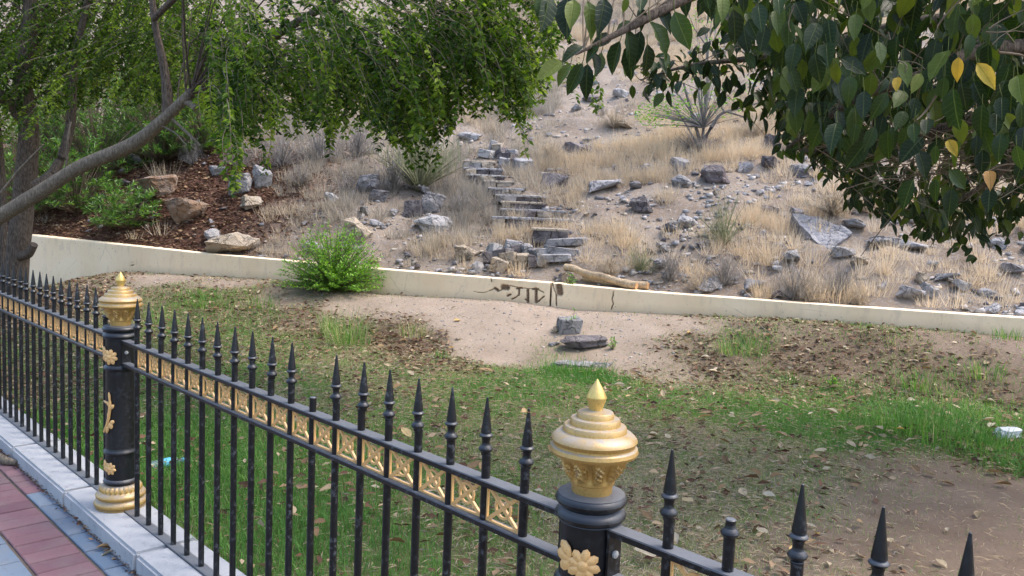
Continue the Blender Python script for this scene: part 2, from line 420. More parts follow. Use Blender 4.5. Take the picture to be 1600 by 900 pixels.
# (pixel x, y, grass density, dryness, blade height cm, pale dirt, leaf litter)
CTRL = [(250, 438, 0, .5, 3, .8, .1), (350, 446, 0, .5, 3, .7, .15), (450, 468, .05, .5, 4, .6, .2), (560, 475, .02, .5, 4, .85, .1), (640, 480, 0, .5, 3, .95, .05),
 (700, 500, 0, .5, 3, 1, .05), (760, 480, 0, .5, 3, 1, 0), (760, 520, 0, .5, 3, 1, 0), (780, 555, 0, .5, 3, .95, .05), (830, 500, 0, .5, 3, 1, 0), (870, 560, .2, .3, 5, .6, .1), (900, 490, 0, .5, 3, 1, 0),
 (960, 540, 0, .5, 3, .95, .02), (1000, 515, 0, .5, 3, 1, 0), (1000, 560, .02, .5, 3, .85, .1), (1030, 580, .15, .6, 4, .6, .3), (1080, 505, .02, .5, 3, .8, .15), (1130, 500, .12, .4, 5, .5, .3),
 (1060, 545, .2, .5, 4, .25, .6), (1130, 570, .15, .5, 4, .1, .7), (1160, 540, .45, .35, 7, .1, .5), (1200, 505, .2, .5, 4, .2, .5), (1250, 560, .10, .6, 4, .05, .7), (1330, 560, .12, .6, 4, .05, .6), (1400, 530, .2, .4, 6, .1, .4), (1420, 580, .2, .4, 6, .05, .6),
 (1480, 540, .02, .5, 4, .25, .2), (1550, 560, .05, .5, 5, .2, .2), (1560, 600, .15, .4, 6, .1, .4), (1500, 600, .25, .3, 8, .05, .5), (1590, 540, .03, .4, 6, .3, .1),
 (240, 460, .35, .45, 6, .25, .4), (300, 470, .5, .35, 8, .1, .5), (370, 465, .4, .4, 7, .1, .5), (420, 490, .4, .4, 6, .15, .4), (300, 510, .6, .45, 6, .05, .4), (380, 530, .65, .4, 6, .1, .4), (480, 500, .15, .5, 5, .1, .8), (540, 520, .25, .5, 8, .05, .8), (620, 520, .12, .6, 5, .05, .9), (660, 545, .12, .7, 4, .1, .9), (500, 550, .45, .5, 5, .1, .5), (700, 570, .35, .55, 4, .2, .6),
 (150, 470, .15, .6, 5, .2, .7), (80, 480, .1, .6, 4, .15, .8), (0, 500, .1, .6, 4, .1, .8), (100, 560, .5, .5, 6, .05, .6), (0, 600, .3, .5, 5, .05, .7), (250, 700, .95, .15, 9, 0, .3), (350, 760, .95, .1, 10, 0, .25), (300, 600, .8, .35, 6, .02, .4),
 (450, 620, .85, .5, 4, .1, .25), (560, 620, .8, .52, 4, .1, .3), (650, 610, .8, .5, 4, .1, .3), (760, 610, .85, .25, 5, .1, .25), (850, 600, .9, .2, 5, .1, .2), (920, 590, 1, .08, 8, .05, .15),
 (500, 720, .95, .2, 7, 0, .25), (600, 760, .95, .22, 6, 0, .25), (700, 800, .9, .42, 5, 0, .3), (450, 850, 1, .12, 9, 0, .2), (600, 880, .95, .15, 7, 0, .2), (750, 880, .85, .5, 5, .02, .3), (780, 700, .85, .5, 4, .05, .25), (850, 680, .85, .5, 4, .05, .25),
 (1000, 610, .75, .3, 5, .1, .35), (1080, 640, .8, .4, 5, .05, .3), (1180, 640, .9, .2, 5, 0, .15), (1260, 660, .95, .15, 6, 0, .15), (1320, 690, .85, .2, 6, 0, .2), (1200, 600, .4, .4, 5, .05, .55), (1300, 620, .5, .3, 6, .05, .5),
 (1380, 640, .55, .2, 10, 0, .6), (1450, 660, .5, .15, 12, 0, .7), (1530, 690, .5, .2, 11, 0, .7), (1590, 720, .45, .2, 10, 0, .7), (1590, 650, .3, .3, 9, 0, .7), (1500, 635, .35, .3, 9, 0, .7),
 (1020, 690, 1, .66, 3.5, .45, .35), (1120, 700, 1, .74, 3.5, .45, .3), (1240, 710, .75, .62, 4.5, .45, .35), (1050, 780, 1, .74, 3.5, .45, .3), (1150, 780, .9, .68, 4.5, .45, .3), (1250, 780, .55, .7, 4.5, .45, .3), (1000, 860, 1, .74, 3.5, .45, .3), (1100, 860, .75, .68, 4.5, .45, .3),
 (1220, 860, .2, .7, 3, .2, .3), (1350, 720, .2, .5, 3, .15, .3), (1450, 740, .05, .6, 3, .15, .15), (1550, 770, .02, .6, 3, .2, .05), (1500, 820, .02, .6, 3, .15, .08), (1400, 800, .07, .6, 3, .15, .15), (1350, 860, .05, .6, 3, .15, .15), (1560, 880, 0, .6, 3, .15, .05)]
_cp = np.array([on(c[0], c[1])[:2] for c in CTRL]); _cv = np.array([c[2:] for c in CTRL])
def field(X, Y):
    X = np.asarray(X, float).ravel(); Y = np.asarray(Y, float).ravel()
    X = X + .35*fbm(X*1.7, Y*1.7, 41, 3); Y = Y + .35*fbm(X*1.7, Y*1.7, 47, 3)
    out = np.zeros((len(X), 5))
    for a in range(0, len(X), 20000):
        q = (X[a:a+20000, None]-_cp[None, :, 0])**2+(Y[a:a+20000, None]-_cp[None, :, 1])**2
        ww = 1/(q+.02)**2; out[a:a+20000] = (ww@_cv)/ww.sum(1, keepdims=True)
    return out
def grid(us, vs, fn):
    U, Vv = np.meshgrid(us, vs, indexing='ij'); X, Y, Z = fn(U, Vv)
    n, m = U.shape; idx = np.arange(n*m).reshape(n, m)
    F = np.stack([idx[:-1, :-1], idx[1:, :-1], idx[1:, 1:], idx[:-1, 1:]], -1).reshape(-1, 4)
    return np.stack([X, Y, Z], -1).reshape(-1, 3), F
def wxy(t, d): return WA[0]+WD[0]*t+WN[0]*d, WA[1]+WD[1]*t+WN[1]*d
def g_fn(T, Dd):
    X, Y = wxy(T, Dd); return X, Y, garden(X, Y)
V, F = grid(np.arange(-8, 24, .06), np.concatenate([np.arange(-17, -4, .12), np.arange(-4, .06, .05)]), g_fn)
perp = (V[:, 0]-FP0[0])*FN[0]+(V[:, 1]-FP0[1])*FN[1]
keep = (perp[F] < .04).all(1); F = F[keep]
us, inv = np.unique(F.ravel(), return_inverse=True); V = V[us]; F = inv.reshape(F.shape)
fl = field(V[:, 0], V[:, 1])
tag(link('garden_ground', mesh_np('garden_ground', V, F, {'pale': fl[:, 3], 'grass': fl[:, 0]*(1-.6*fl[:, 1])}, smooth=True), mat_ground()), kind='structure')

def litter_mask(X, Y):
    d, t = dt(X, Y)
    return np.clip((5.1-t+1.2*fbm(X*.8, Y*.8, 61, 3))/1.6, 0, 1)*np.clip((4.0-d)/1.5, 0, 1)
def h_fn(T, Dd):
    X, Y = wxy(T, Dd); return X, Y, hill(X, Y)
ts = np.concatenate([np.arange(-40, -4, 1.2), np.arange(-4, 20, .075), np.arange(20, 60, 1.2)])
ds = np.concatenate([np.arange(WT*.6, 8, .07), np.arange(8, 18, .14), np.arange(18, 90, 1.5)])
V, F = grid(ts, ds, h_fn)
tag(link('hillside', mesh_np('hillside', V, F, {'litter': litter_mask(V[:, 0], V[:, 1])}, smooth=True), mat_hill()), kind='structure')
b = MBld().box((0, 0, -.35), (600, 600, .2)); tag(link('ground', b.mesh('ground'), M_SAND), kind='structure')

# pavement: sand bed with pavers, road beyond
def strip(t0, t1, p0, p1, z0, z1):
    c = (fpt((t0+t1)/2, (p0+p1)/2, (z0+z1)/2)); return MBld().box(c, (t1-t0, p1-p0, z1-z0), FAX)
pav = link('pavement', strip(-12, 8, .10, 3.2, -.2, PAVE-.012).mesh('pavement'), M_SAND); tag(pav, kind='structure')
tag(link('road', strip(-40, 40, 3.2, 12, -.24, -.08).mesh('road'), mat_concrete('asphalt', (.05, .05, .052), (.065, .064, .062), 1, .3)), kind='structure')
def paver(t0, t1, p0, p1, mat, key, zj=0):
    L, W = t1-t0-.010, p1-p0-.009
    name = 'brick_%s' % key
    me = bpy.data.meshes.get(name)
    if me is None: me = MBld().cbox((0, 0, -.025), (L, W, .05), .004).mesh(name); me.materials.append(mat)
    o = link('brick', me, None, pav); q = fpt((t0+t1)/2, (p0+p1)/2, PAVE+zj+random.uniform(-.002, .002)); o.location = q
    o.rotation_euler = (random.uniform(-.006, .006), random.uniform(-.006, .006), FROT+random.uniform(-.012, .012))
for i in range(-11, 9):
    t = .051+.24*i
    if t < -.9: paver(t-.24, t-.12, .158, .252, M_RED, 'redsmall'); paver(t-.12, t, .158, .252, M_RED, 'redsmall')
    else: paver(t-.24, t, .156, .252, M_BLUE, 'blueedge')
for i in range(-26, 13): paver(.042+.12*i, .162+.12*i, .258, .478, M_RED, 'red')
for j in range(3):
    for i in range(-11, 9): paver(-.02+.24*i+.12*(j % 2), .22+.24*i+.12*(j % 2), .484+.12*j, .604+.12*j, M_BLUE, 'blue')
for i in range(-26, 13): paver(.1+.12*i, .22+.12*i, .85, 1.07, M_RED, 'red')

# kerb stones under the fence
kerb = link('kerb', strip(-12, 8, -.105, .135, -.2, KT-.012).mesh('kerb'), M_SAND); tag(kerb, kind='structure')
ks = None
for i in range(-12, 8):
    L = 1.0; t0 = .415+i*L
    if ks is None:
        bm = bmesh.new(); mt = bmesh.ops.create_cube(bm, size=1)
        bmesh.ops.scale(bm, verts=bm.verts, vec=(L-.008, .28, .17)); bmesh.ops.bevel(bm, geom=[e for e in bm.edges], offset=.012, segments=2, affect='EDGES')
        ks = bpy.data.meshes.new('kerb_stone'); bm.to_mesh(ks); bm.free(); ks.materials.append(M_KERB)
    o = link('kerb_stone', ks, None, kerb); o.location = fpt(t0+L/2, .018, KT-.085+random.uniform(-.003, .002)); o.rotation_euler = (0, random.uniform(-.002, .002), FROT+random.uniform(-.003, .003))

# ------------------------------------------------------------------ fence
def lathe_mesh(name, prof, mat, n=24, mod=None, smooth=40):
    me = MBld().lathe(prof, n, mod).mesh(name, smooth); me.materials.append(mat); return me
def ring(r, z, w, h, n=5):
    return [(r+w*math.sin(math.pi*i/(n-1)), z-h/2+h*i/(n-1)) for i in range(n)]
SR = .070
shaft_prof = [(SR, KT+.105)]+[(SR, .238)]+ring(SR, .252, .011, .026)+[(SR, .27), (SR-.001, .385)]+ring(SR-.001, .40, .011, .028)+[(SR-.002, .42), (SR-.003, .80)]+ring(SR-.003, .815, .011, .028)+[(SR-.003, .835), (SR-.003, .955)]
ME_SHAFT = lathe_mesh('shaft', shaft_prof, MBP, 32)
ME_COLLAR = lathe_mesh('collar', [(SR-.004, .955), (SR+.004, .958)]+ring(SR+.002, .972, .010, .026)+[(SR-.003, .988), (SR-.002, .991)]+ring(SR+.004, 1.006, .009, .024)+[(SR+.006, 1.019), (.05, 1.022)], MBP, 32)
def cupmod(a, z, r):
    if not 1.05 < z < 1.105: return 0
    k = math.cos(a*9); s = math.sin((z-1.05)*math.pi/.055)
    return .008*s*(1 if k > .25 else (-1 if k < -.5 else 0)) + .005*s*math.sin(a*27+z*520)*(1 if k > -.4 else .3)
cup = [(.046, 1.022), (.0475, 1.043), (.051, 1.045)]+[(.051+.026*((z-1.045)/.062)**1.5, z) for z in np.linspace(1.05, 1.107, 14)]+[(.083, 1.109), (.094, 1.112)]
ME_CUP = lathe_mesh('cup', cup, MG, 108, cupmod, 50)
lid = [(.070, 1.1095), (.098, 1.1125), (.101, 1.119), (.099, 1.127), (.093, 1.131), (.0925, 1.134)]+[(.0925+.0055*math.sin(math.pi*i/4), 1.135+.018*i/4) for i in range(5)]+[(.084, 1.160), (.073, 1.163), (.0715, 1.173), (.0695, 1.176), (.058, 1.178), (.0565, 1.189), (.0545, 1.192), (.043, 1.194), (.0415, 1.204), (.039, 1.207), (.016, 1.211)]
ME_LID = lathe_mesh('lid', lid, MG, 48, None, 35)
ME_FIN = lathe_mesh('finial', [(.0155, 1.209), (.0165, 1.217), (.0235, 1.238), (.0235, 1.241), (.0145, 1.259), (.001, 1.281)], MGK, 24, None, 35)
def basemod(a, z, r):
    return .004*math.cos(a*26) if .206 < z < .236 else 0
basep = [(.112, KT-.01), (.118, .128)]+ring(.112, .146, .011, .034, 7)+[(.108, .165)]+ring(.105, .183, .010, .030, 7)+[(.100, .2), (.095, .204)]+[(.0955, .209), (.093, .222), (.083, .234), (.071, .237)]
ME_BASE = lathe_mesh('base', basep, MG, 104, basemod, 50)
def blob(b, c, ax, r, seg=8, rng_=5):
    """flattened ellipsoid with axes ax and radii r"""
    V = []; F = []
    for j in range(rng_+1):
        th = math.pi*j/rng_
        for i in range(seg):
            ph = 2*math.pi*i/seg
            q = np.asarray(c)+ax[0]*r[0]*math.sin(th)*math.cos(ph)+ax[1]*r[1]*math.sin(th)*math.sin(ph)+ax[2]*r[2]*math.cos(th); V.append(q)
    for j in range(rng_):
        for i in range(seg): F.append((j*seg+i, j*seg+(i+1) % seg, (j+1)*seg+(i+1) % seg, (j+1)*seg+i))
    b.add(V, F)
def wrap(u, z, h=0.0):
    """point on the shaft: u metres round from the street side, z up, h proud"""
    a = u/SR; r = SR+h; c, s_ = math.cos(a), math.sin(a)
    n = np.array([-c*0+0, 0, 0.]);
    # street side is local +Y (post axes: X along the fence, Y to the street)
    return np.array([r*math.sin(a), r*math.cos(a), z]), np.array([math.cos(a), -math.sin(a), 0.]), np.array([math.sin(a), math.cos(a), 0.])
def petal(b, u, z, ang, L, W, th=.006):
    uc, zc = u+math.cos(ang)*L*.5, z+math.sin(ang)*L*.5
    p, tx, nn = wrap(uc, zc, .003); A = tx*math.cos(ang)+np.array([0, 0, 1.])*math.sin(ang); B = -tx*math.sin(ang)+np.array([0, 0, 1.])*math.cos(ang)
    blob(b, p, (A, B, nn), (L*.5, W*.5, th))
def flower_mesh(name, sc=1.0):
    b = MBld()
    for k in range(8): petal(b, -.008*sc, 0, k*math.pi/4+.2, .030*sc, .018*sc)
    p, tx, nn = wrap(-.008*sc, 0, .006); blob(b, p, (tx, np.array([0, 0, 1.]), nn), (.0105*sc, .0105*sc, .006))
    for a, l in ((.9, .036), (.15, .034), (-.75, .030)): petal(b, .012*sc, .006*sc, a, l*sc, .022*sc, .006)
    me = b.mesh(name, 50); me.materials.append(MGT); return me
def branch_mesh():
    b = MBld(); pts = []; 
    path = [(-.006, .085), (-.012, .055), (-.010, .02), (-.004, -.02), (.006, -.055), (.022, -.085), (.040, -.100)]
    P = [wrap(u, z, .004)[0] for u, z in path]; b.tube(P, [.004, .006, .0075, .007, .0065, .007, .006], 8)
    for u, z, a, l, w_ in ((-.012, .055, 1.4, .05, .012), (-.006, .045, .25, .045, .010), (-.012, .03, .9, .035, .016), (-.01, .01, -1.2, .035, .02), (-.012, .02, 2.2, .03, .02), (-.006, -.045, -2.0, .035, .026), (-.010, -.05, 2.6, .026, .022), (.0, -.06, -1.3, .045, .02)):
        petal(b, u, z, a, l, w_, .006)
    me = b.mesh('branch_ornament', 50); me.materials.append(MGT); return me
ME_FLO = flower_mesh('flower_ornament', 1.35); ME_FLO2 = flower_mesh('small_flower_ornament', 1.1); ME_BRA = branch_mesh()
ME_BOLT = lathe_mesh('bolt', [(.009, 0), (.009, .005), (.004, .008)], mat_concrete('bolt_steel', (.35, .34, .32), (.45, .44, .42)), 8)
def make_post(n):
    t = n*SP
    r = empty('fence_post', fpt(t, 0, 0), FROT+math.pi+math.radians(22))     # local +Y looks to the street
    link('shaft', ME_SHAFT, None, r); link('collar', ME_COLLAR, None, r); link('base', ME_BASE, None, r)
    c = link('cap', ME_CUP, None, r); link('lid', ME_LID, None, c); link('finial', ME_FIN, None, c)
    o = link('flower_ornament', ME_FLO, None, r); o.location.z = .874
    o = link('branch_ornament', ME_BRA, None, r); o.location.z = .60
    o = link('flower_ornament', ME_FLO2, None, r); o.location.z = .325
    return r
post = {}
for n, lab in ((-22.5, 'black iron fence post with a gold cap where the fence passes the tree trunks'),
               (-1.5, 'gold-capped black fence post on the kerb with gold base and branch ornament'),
               (19.5, 'gold-capped black fence post beside the broken spike stub, gold flower below the cap'),
               (40.5, 'black iron fence post at the street end of the panel with the broken spike')):
    p = make_post(n); tag(p, lab, 'fence post', 'gold-capped posts of the iron fence'); post[n] = p

PR = .0118
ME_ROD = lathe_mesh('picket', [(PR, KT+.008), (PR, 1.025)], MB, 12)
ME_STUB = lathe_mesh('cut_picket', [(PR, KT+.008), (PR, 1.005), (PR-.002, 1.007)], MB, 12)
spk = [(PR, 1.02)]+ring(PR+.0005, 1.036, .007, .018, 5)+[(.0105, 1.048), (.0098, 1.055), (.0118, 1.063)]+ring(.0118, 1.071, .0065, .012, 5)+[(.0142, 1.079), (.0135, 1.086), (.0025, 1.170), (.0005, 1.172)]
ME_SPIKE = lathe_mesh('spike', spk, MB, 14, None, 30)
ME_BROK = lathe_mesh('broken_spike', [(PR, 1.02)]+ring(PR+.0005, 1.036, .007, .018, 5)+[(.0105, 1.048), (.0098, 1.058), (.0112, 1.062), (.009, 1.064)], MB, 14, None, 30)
def lattice():
    b = MBld(); W = .060; H = .049; th = .005; bw = .006
    for sx in (-1, 1): b.box((sx*(W-.002), 0, 0), (.004, .007, 2*H))
    b.box((0, 0, -H+.003), (2*W-.008, .007, .005)); b.box((0, 0, H-.003), (2*W-.008, .007, .005))
    L = math.hypot(2*W-.012, 2*H-.012); a = math.atan2(2*H-.012, 2*W-.012)
    for k, s_ in enumerate((-1, 1)):
        ax = [[math.cos(a), 0, s_*math.sin(a)], [0, 1, 0], [-s_*math.sin(a), 0, math.cos(a)]]
        b.box((0, .001*k, 0), (L, .007-.001*k, .0095), ax)
    V = []; F = []; n = 20
    for i in range(n):
        c, s_ = math.cos(2*math.pi*i/n), math.sin(2*math.pi*i/n)
        for r, y in ((.0235, .003), (.030, .003), (.030, -.003), (.0235, -.003)): V.append((r*c, y, r*s_))
    for i in range(n):
        for j in range(4): F.append((i*4+j, i*4+(j+1) % 4, ((i+1) % n)*4+(j+1) % 4, ((i+1) % n)*4+j))
    b.add(V, F); me = b.mesh('lattice_tile'); me.materials.append(MGT); return me
ME_LAT = lattice()
def rail(L, w_, h):
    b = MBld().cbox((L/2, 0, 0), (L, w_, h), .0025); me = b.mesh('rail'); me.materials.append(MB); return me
def make_panel(n0, broken=()):
    """panel between the posts at n0-1.5 and n0+19.5"""
    r = empty('iron_fence', fpt((n0-1.5)*SP, 0, 0), FROT)          # local X along the fence, local Y away from the street
    x0 = SR-.002; L = 21*SP-2*x0
    for nm, z, w_, h in (('top_rail', .951, .046, .015), ('middle_rail', .841, .042, .014), ('bottom_rail', KT+.004, .050, .008)):
        me = bpy.data.meshes.get('mesh_'+nm) or rail(L, w_, h); me.name = 'mesh_'+nm
        o = link(nm, me, None, r); o.location = (x0, 0, z)
    for s_ in (0, 1):
        me = bpy.data.meshes.get('bracket')
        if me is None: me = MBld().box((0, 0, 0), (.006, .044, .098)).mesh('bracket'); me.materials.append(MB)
        o = link('bracket', me, None, r); o.location = (x0+.004 if s_ == 0 else x0+L-.004, 0, .897)
        q = link('bolt', ME_BOLT, None, o); q.rotation_euler = (0, math.pi/2*(1 if s_ == 0 else -1), 0); q.location = (.003*(1 if s_ == 0 else -1), 0, 0)
    for k in range(19):
        x = (k+1.5)*SP
        cut = (n0+k) in broken and broken[n0+k] == 'cut'; brk = (n0+k) in broken and not cut
        o = link('picket', ME_STUB if cut else ME_ROD, None, r); o.location = (x, 0, 0); o.rotation_euler = (0, 0, random.uniform(0, 6))
        if brk: link('spike', ME_BROK, None, o)['label'] = 'broken-off spike stub'
        elif not cut:
            q = link('spike', ME_SPIKE, None, o); q.rotation_euler = (random.uniform(-.004, .004), random.uniform(-.004, .004), 0)
        else: o['label'] = 'picket that has lost its spike'
        if k < 18:
            q = link('lattice_tile', ME_LAT, None, r); q.location = (x+SP/2, random.uniform(-.001, .001), .897); q.rotation_euler = (0, random.uniform(-.012, .012), random.uniform(-.02, .02))
    return r
for n0, br, lab in ((-42, {}, 'black iron spiked fence panel running past the tree trunks'),
                    (-21, {}, 'black spiked fence panel with all spikes whole, ending at the gold-based post'),
                    (0, {11: 'cut'}, 'black iron spiked fence panel with gold lattice tiles and one picket missing its spike'),
                    (21, {22: 'brk'}, 'black iron spiked fence panel with one broken-off spike stub beside the gold cap')):
    tag(make_panel(n0, br), lab, 'fence', 'iron fence panels along the kerb')

# ------------------------------------------------------------------ retaining wall
def mat_wall():
    k = NT('wall_render'); v = k.geo(1)
    n1 = k.noise(v, 1.6, 6, .6); n2 = k.noise(v, 60, 4, .6); n3 = k.noise(k.geo((1, 1, .35)), 9, 5, .7)
    col = k.mix(k.gray(n1, .3, .7), (.88, .69, .46), (.95, .79, .57))
    col = k.mix(k.math('MULTIPLY', k.gray(n3, .52, .75), .35), col, (.40, .33, .27))
    col = k.mix(k.math('MULTIPLY', k.attr('low'), .45), col, (.52, .40, .26))
    vo = k.n('TexVoronoi', feature='DISTANCE_TO_EDGE', Scale=2.1); k.l(k.mix(.12, v, k.n('TexNoise', Scale=6.0).outputs['Color']), vo.inputs['Vector'])
    col = k.mix(k.math('MULTIPLY', k.math('SUBTRACT', 1.0, k.gray(vo.outputs['Distance'], .003, .009)), k.math('MULTIPLY', k.gray(n1, .55, .65), .4)), col, (.22, .17, .13))
    sp = k.noise(v, 30, 2); col = k.mix(k.math('MULTIPLY', k.gray(sp, .70, .74), .7), col, (.15, .12, .10))
    col = k.mix(k.attr('crack'), col, k.mix(k.gray(n2, .4, .6), (.10, .07, .05), (.26, .18, .12)))
    k.base(col, .9, 0, .2); k.bump(k.mix(.5, n2, n3), .35, .01); return k.m
M_WALL = mat_wall()
def crop_wall(x, y): return wall_hit(740+x/5.714, 410+y/5.714)
CR = []                                           # (t0,z0,t1,z1,radius m)
def crk(pts, r):
    q = [crop_wall(*p) for p in pts]
    for a, c in zip(q[:-1], q[1:]): CR.append((*a, *c, r))
crk([(262, 222), (298, 226)], .034); crk([(190, 232), (215, 248)], .018); crk([(215, 262), (275, 232)], .006); crk([(140, 255), (190, 228)], .006); crk([(296, 205), (560, 245)], .004)
crk([(385, 232), (430, 228)], .012); crk([(405, 230), (400, 292)], .013); crk([(482, 245), (482, 372)], .017); crk([(460, 330), (482, 350)], .010); crk([(525, 240), (575, 238)], .012); crk([(556, 240), (556, 352)], .020)
crk([(575, 350), (625, 305)], .010); crk([(300, 300), (330, 288)], .012); crk([(760, 215), (768, 270)], .040); crk([(735, 290), (740, 382)], .009); crk([(705, 190), (725, 260), (738, 300)], .005); crk([(575, 240), (625, 272)], .005)
crk([(1250, 260), (1235, 330), (1245, 370), (1228, 420)], .006); crk([(0, 262), (90, 272), (140, 255)], .003); crk([(340, 330), (390, 300)], .007)
for a, c, r in (((765, 428), (768, 440), .005), ((204, 390), (206, 415), .004)):
    CR.append((*wall_hit(*a), *wall_hit(*c), r))
CR = np.array(CR)
def crackmask(t, z):
    t = t+.012*fbm(t*30, z*30, 71, 2); z = z+.012*fbm(t*30, z*30, 77, 2)
    m = np.zeros_like(t)
    for a, b_, c, d, r in CR:
        vx, vz = c-a, d-b_; q = np.clip(((t-a)*vx+(z-b_)*vz)/(vx*vx+vz*vz+1e-9), 0, 1)
        m = np.maximum(m, np.clip(1.3-np.hypot(t-a-q*vx, z-b_-q*vz)/r*.9, 0, 1))
    return np.clip(m*1.6, 0, 1)
wall = empty('retaining_wall', (*wxy(wall_hit(866, 460)[0], 0), .3))
tag(wall, 'long low cream rendered retaining wall, cracked beside its open joint, below the hillside', 'wall')
def wall_section(t0, t1):
    tj = wall_hit(866, 460)[0]
    ts = [t0]; 
    while ts[-1] < t1-.004: ts.append(min(t1, ts[-1]+(.0075 if abs(ts[-1]-tj) < 1.25 else .06)))
    ts = np.array(ts); zf = np.concatenate([[-.5, -.1], np.linspace(0, .985, 40)])
    rows = [('f', q) for q in zf]+[('c', 0), ('c', 1), ('b', 0), ('b', 1)]
    V = []; A = []; Lo = []
    zb = wbase(ts); zt = wtop(ts); low = np.clip(zb-.02, 0, 9)
    for k, q in rows:
        if k == 'f':
            z = zb+(zt-zb)*q; m = crackmask(ts, z); d = .022*m+.004*fbm(ts*3, z*3, 81, 3)
            A.append(m); Lo.append(np.clip(1-(z-zb)/.12+.6*fbm(ts*4, z*4, 85, 3), 0, 1))
        else:
            z = {('c', 0): zt, ('c', 1): zt, ('b', 0): zt-.012, ('b', 1): zb-.6}[(k, q)]+.004*fbm(ts*9, ts*0, 87, 2)*(k == 'c'); d = np.full_like(ts, {('c', 0): .010, ('c', 1): WT-.01, ('b', 0): WT, ('b', 1): WT}[(k, q)])
            A.append(ts*0); Lo.append(ts*0)
        X, Y = wxy(ts, d); V.append(np.stack([X, Y, z], -1))
    V = np.stack(V, 1); n, m, _ = V.shape; idx = np.arange(n*m).reshape(n, m)
    F = np.stack([idx[:-1, :-1], idx[1:, :-1], idx[1:, 1:], idx[:-1, 1:]], -1).reshape(-1, 4)
    nb = n*m; V = V.reshape(-1, 3); ends = []
    for col in (0, n-1):
        c = idx[col]; 
        for j in range(m-3): ends.append((c[j], c[j+1], c[m-1], c[m-1]) if 0 else (c[j], c[j+1], c[m-2], c[m-1]))
    me = mesh_np('wall_section', V, np.concatenate([F, np.array(ends)]), {'crack': np.stack(A, 1).ravel(), 'low': np.stack(Lo, 1).ravel()}, smooth=False)
    o = link('wall_section', me, M_WALL, wall); o.matrix_parent_inverse = Matrix.Translation(-Vector(wall.location)); return o
tj = wall_hit(860.5, 460)[0]
wall_section(-7.0, tj-.012); wall_section(tj+.012, 24.0)

# ------------------------------------------------------------------ rocks
def hull_mesh(name, seed, npts=18, sub=0, mat=None, flat=.7):
    r = np.random.default_rng(seed); bm = bmesh.new()
    P = r.normal(size=(npts, 3)); P /= np.linalg.norm(P, axis=1, keepdims=True); P = np.sign(P)*np.abs(P)**.75; P *= np.array([.5, .46, .5*1.0]); P *= r.uniform(.85, 1.1, (npts, 1))
    for p in P: bm.verts.new(p)
    res = bmesh.ops.convex_hull(bm, input=bm.verts[:]); bmesh.ops.delete(bm, geom=[v for v in bm.verts if not v.link_faces], context='VERTS')
    if sub:
        bmesh.ops.bevel(bm, geom=bm.edges[:], offset=.012, segments=1, affect='EDGES')
        bmesh.ops.triangulate(bm, faces=bm.faces[:])
        for _ in range(sub): bmesh.ops.subdivide_edges(bm, edges=bm.edges[:], cuts=1, use_grid_fill=True)
        for v in bm.verts:
            c = v.co; k = float(fbm(c.x*4+seed, c.y*4+c.z*3, seed, 3)); k2 = float(fbm(c.z*11+seed, c.y*9-c.x*10, seed+3, 3)); ly = float(_hash(np.array([math.floor(c.z*7+k*2)]), np.array([seed]), 3)[0])-.5; kk = 1+k*.22+k2*.16; v.co = Vector((c.x*(kk+.16*ly), c.y*(kk+.16*ly), c.z*kk))
    me = bpy.data.meshes.new(name); bm.to_mesh(me); bm.free()
    if mat: me.materials.append(mat)
    return me
RK = {}
def block_mesh(name, seed, mat):
    bm = bmesh.new(); bmesh.ops.create_cube(bm, size=1); r = np.random.default_rng(seed)
    for v in bm.verts: v.co += Vector(r.uniform(-.11, .11, 3))
    bmesh.ops.bevel(bm, geom=bm.edges[:], offset=.05, segments=1, affect='EDGES'); bmesh.ops.triangulate(bm, faces=bm.faces[:])
    bmesh.ops.subdivide_edges(bm, edges=bm.edges[:], cuts=1, use_grid_fill=True)
    for v in bm.verts: c = v.co; v.co = c*(1+.10*float(fbm(c.x*5+seed, c.y*5+c.z*4, seed, 3)))
    me = bpy.data.meshes.new(name); bm.to_mesh(me); bm.free(); me.materials.append(mat); return me
for key, mt, nn in (('g', M_ROCK, 8), ('d', M_ROCKD, 4), ('t', M_ROCKT, 4), ('p', M_ROCKP, 4), ('r', M_ROCKR, 2)):
    RK[key] = [hull_mesh('rock_'+key, 100*ord(key)+i, 13+i % 3*4, 0, mt) for i in range(nn)]
    RK[key.upper()] = [hull_mesh('boulder_'+key, 100*ord(key)+50+i, 16, 2, mt) for i in range(4)]; RK['b'+key] = [block_mesh('block_'+key, 100*ord(key)+70+i, mt) for i in range(4)]
rocks_at = []
def rock(P, size, key, name='rock', tilt=.35, sink=.22, rz=None, parent=None):
    o = link(name, random.choice(RK[key]), None, parent)
    o.location = (P[0], P[1], P[2]+size[2]*(.5-sink)); o.scale = size
    o.rotation_euler = (random.uniform(-tilt, tilt), random.uniform(-tilt, tilt), random.uniform(0, 6.28) if rz is None else rz)
    rocks_at.append((P[0], P[1], max(size[0], size[1])*.5)); return o
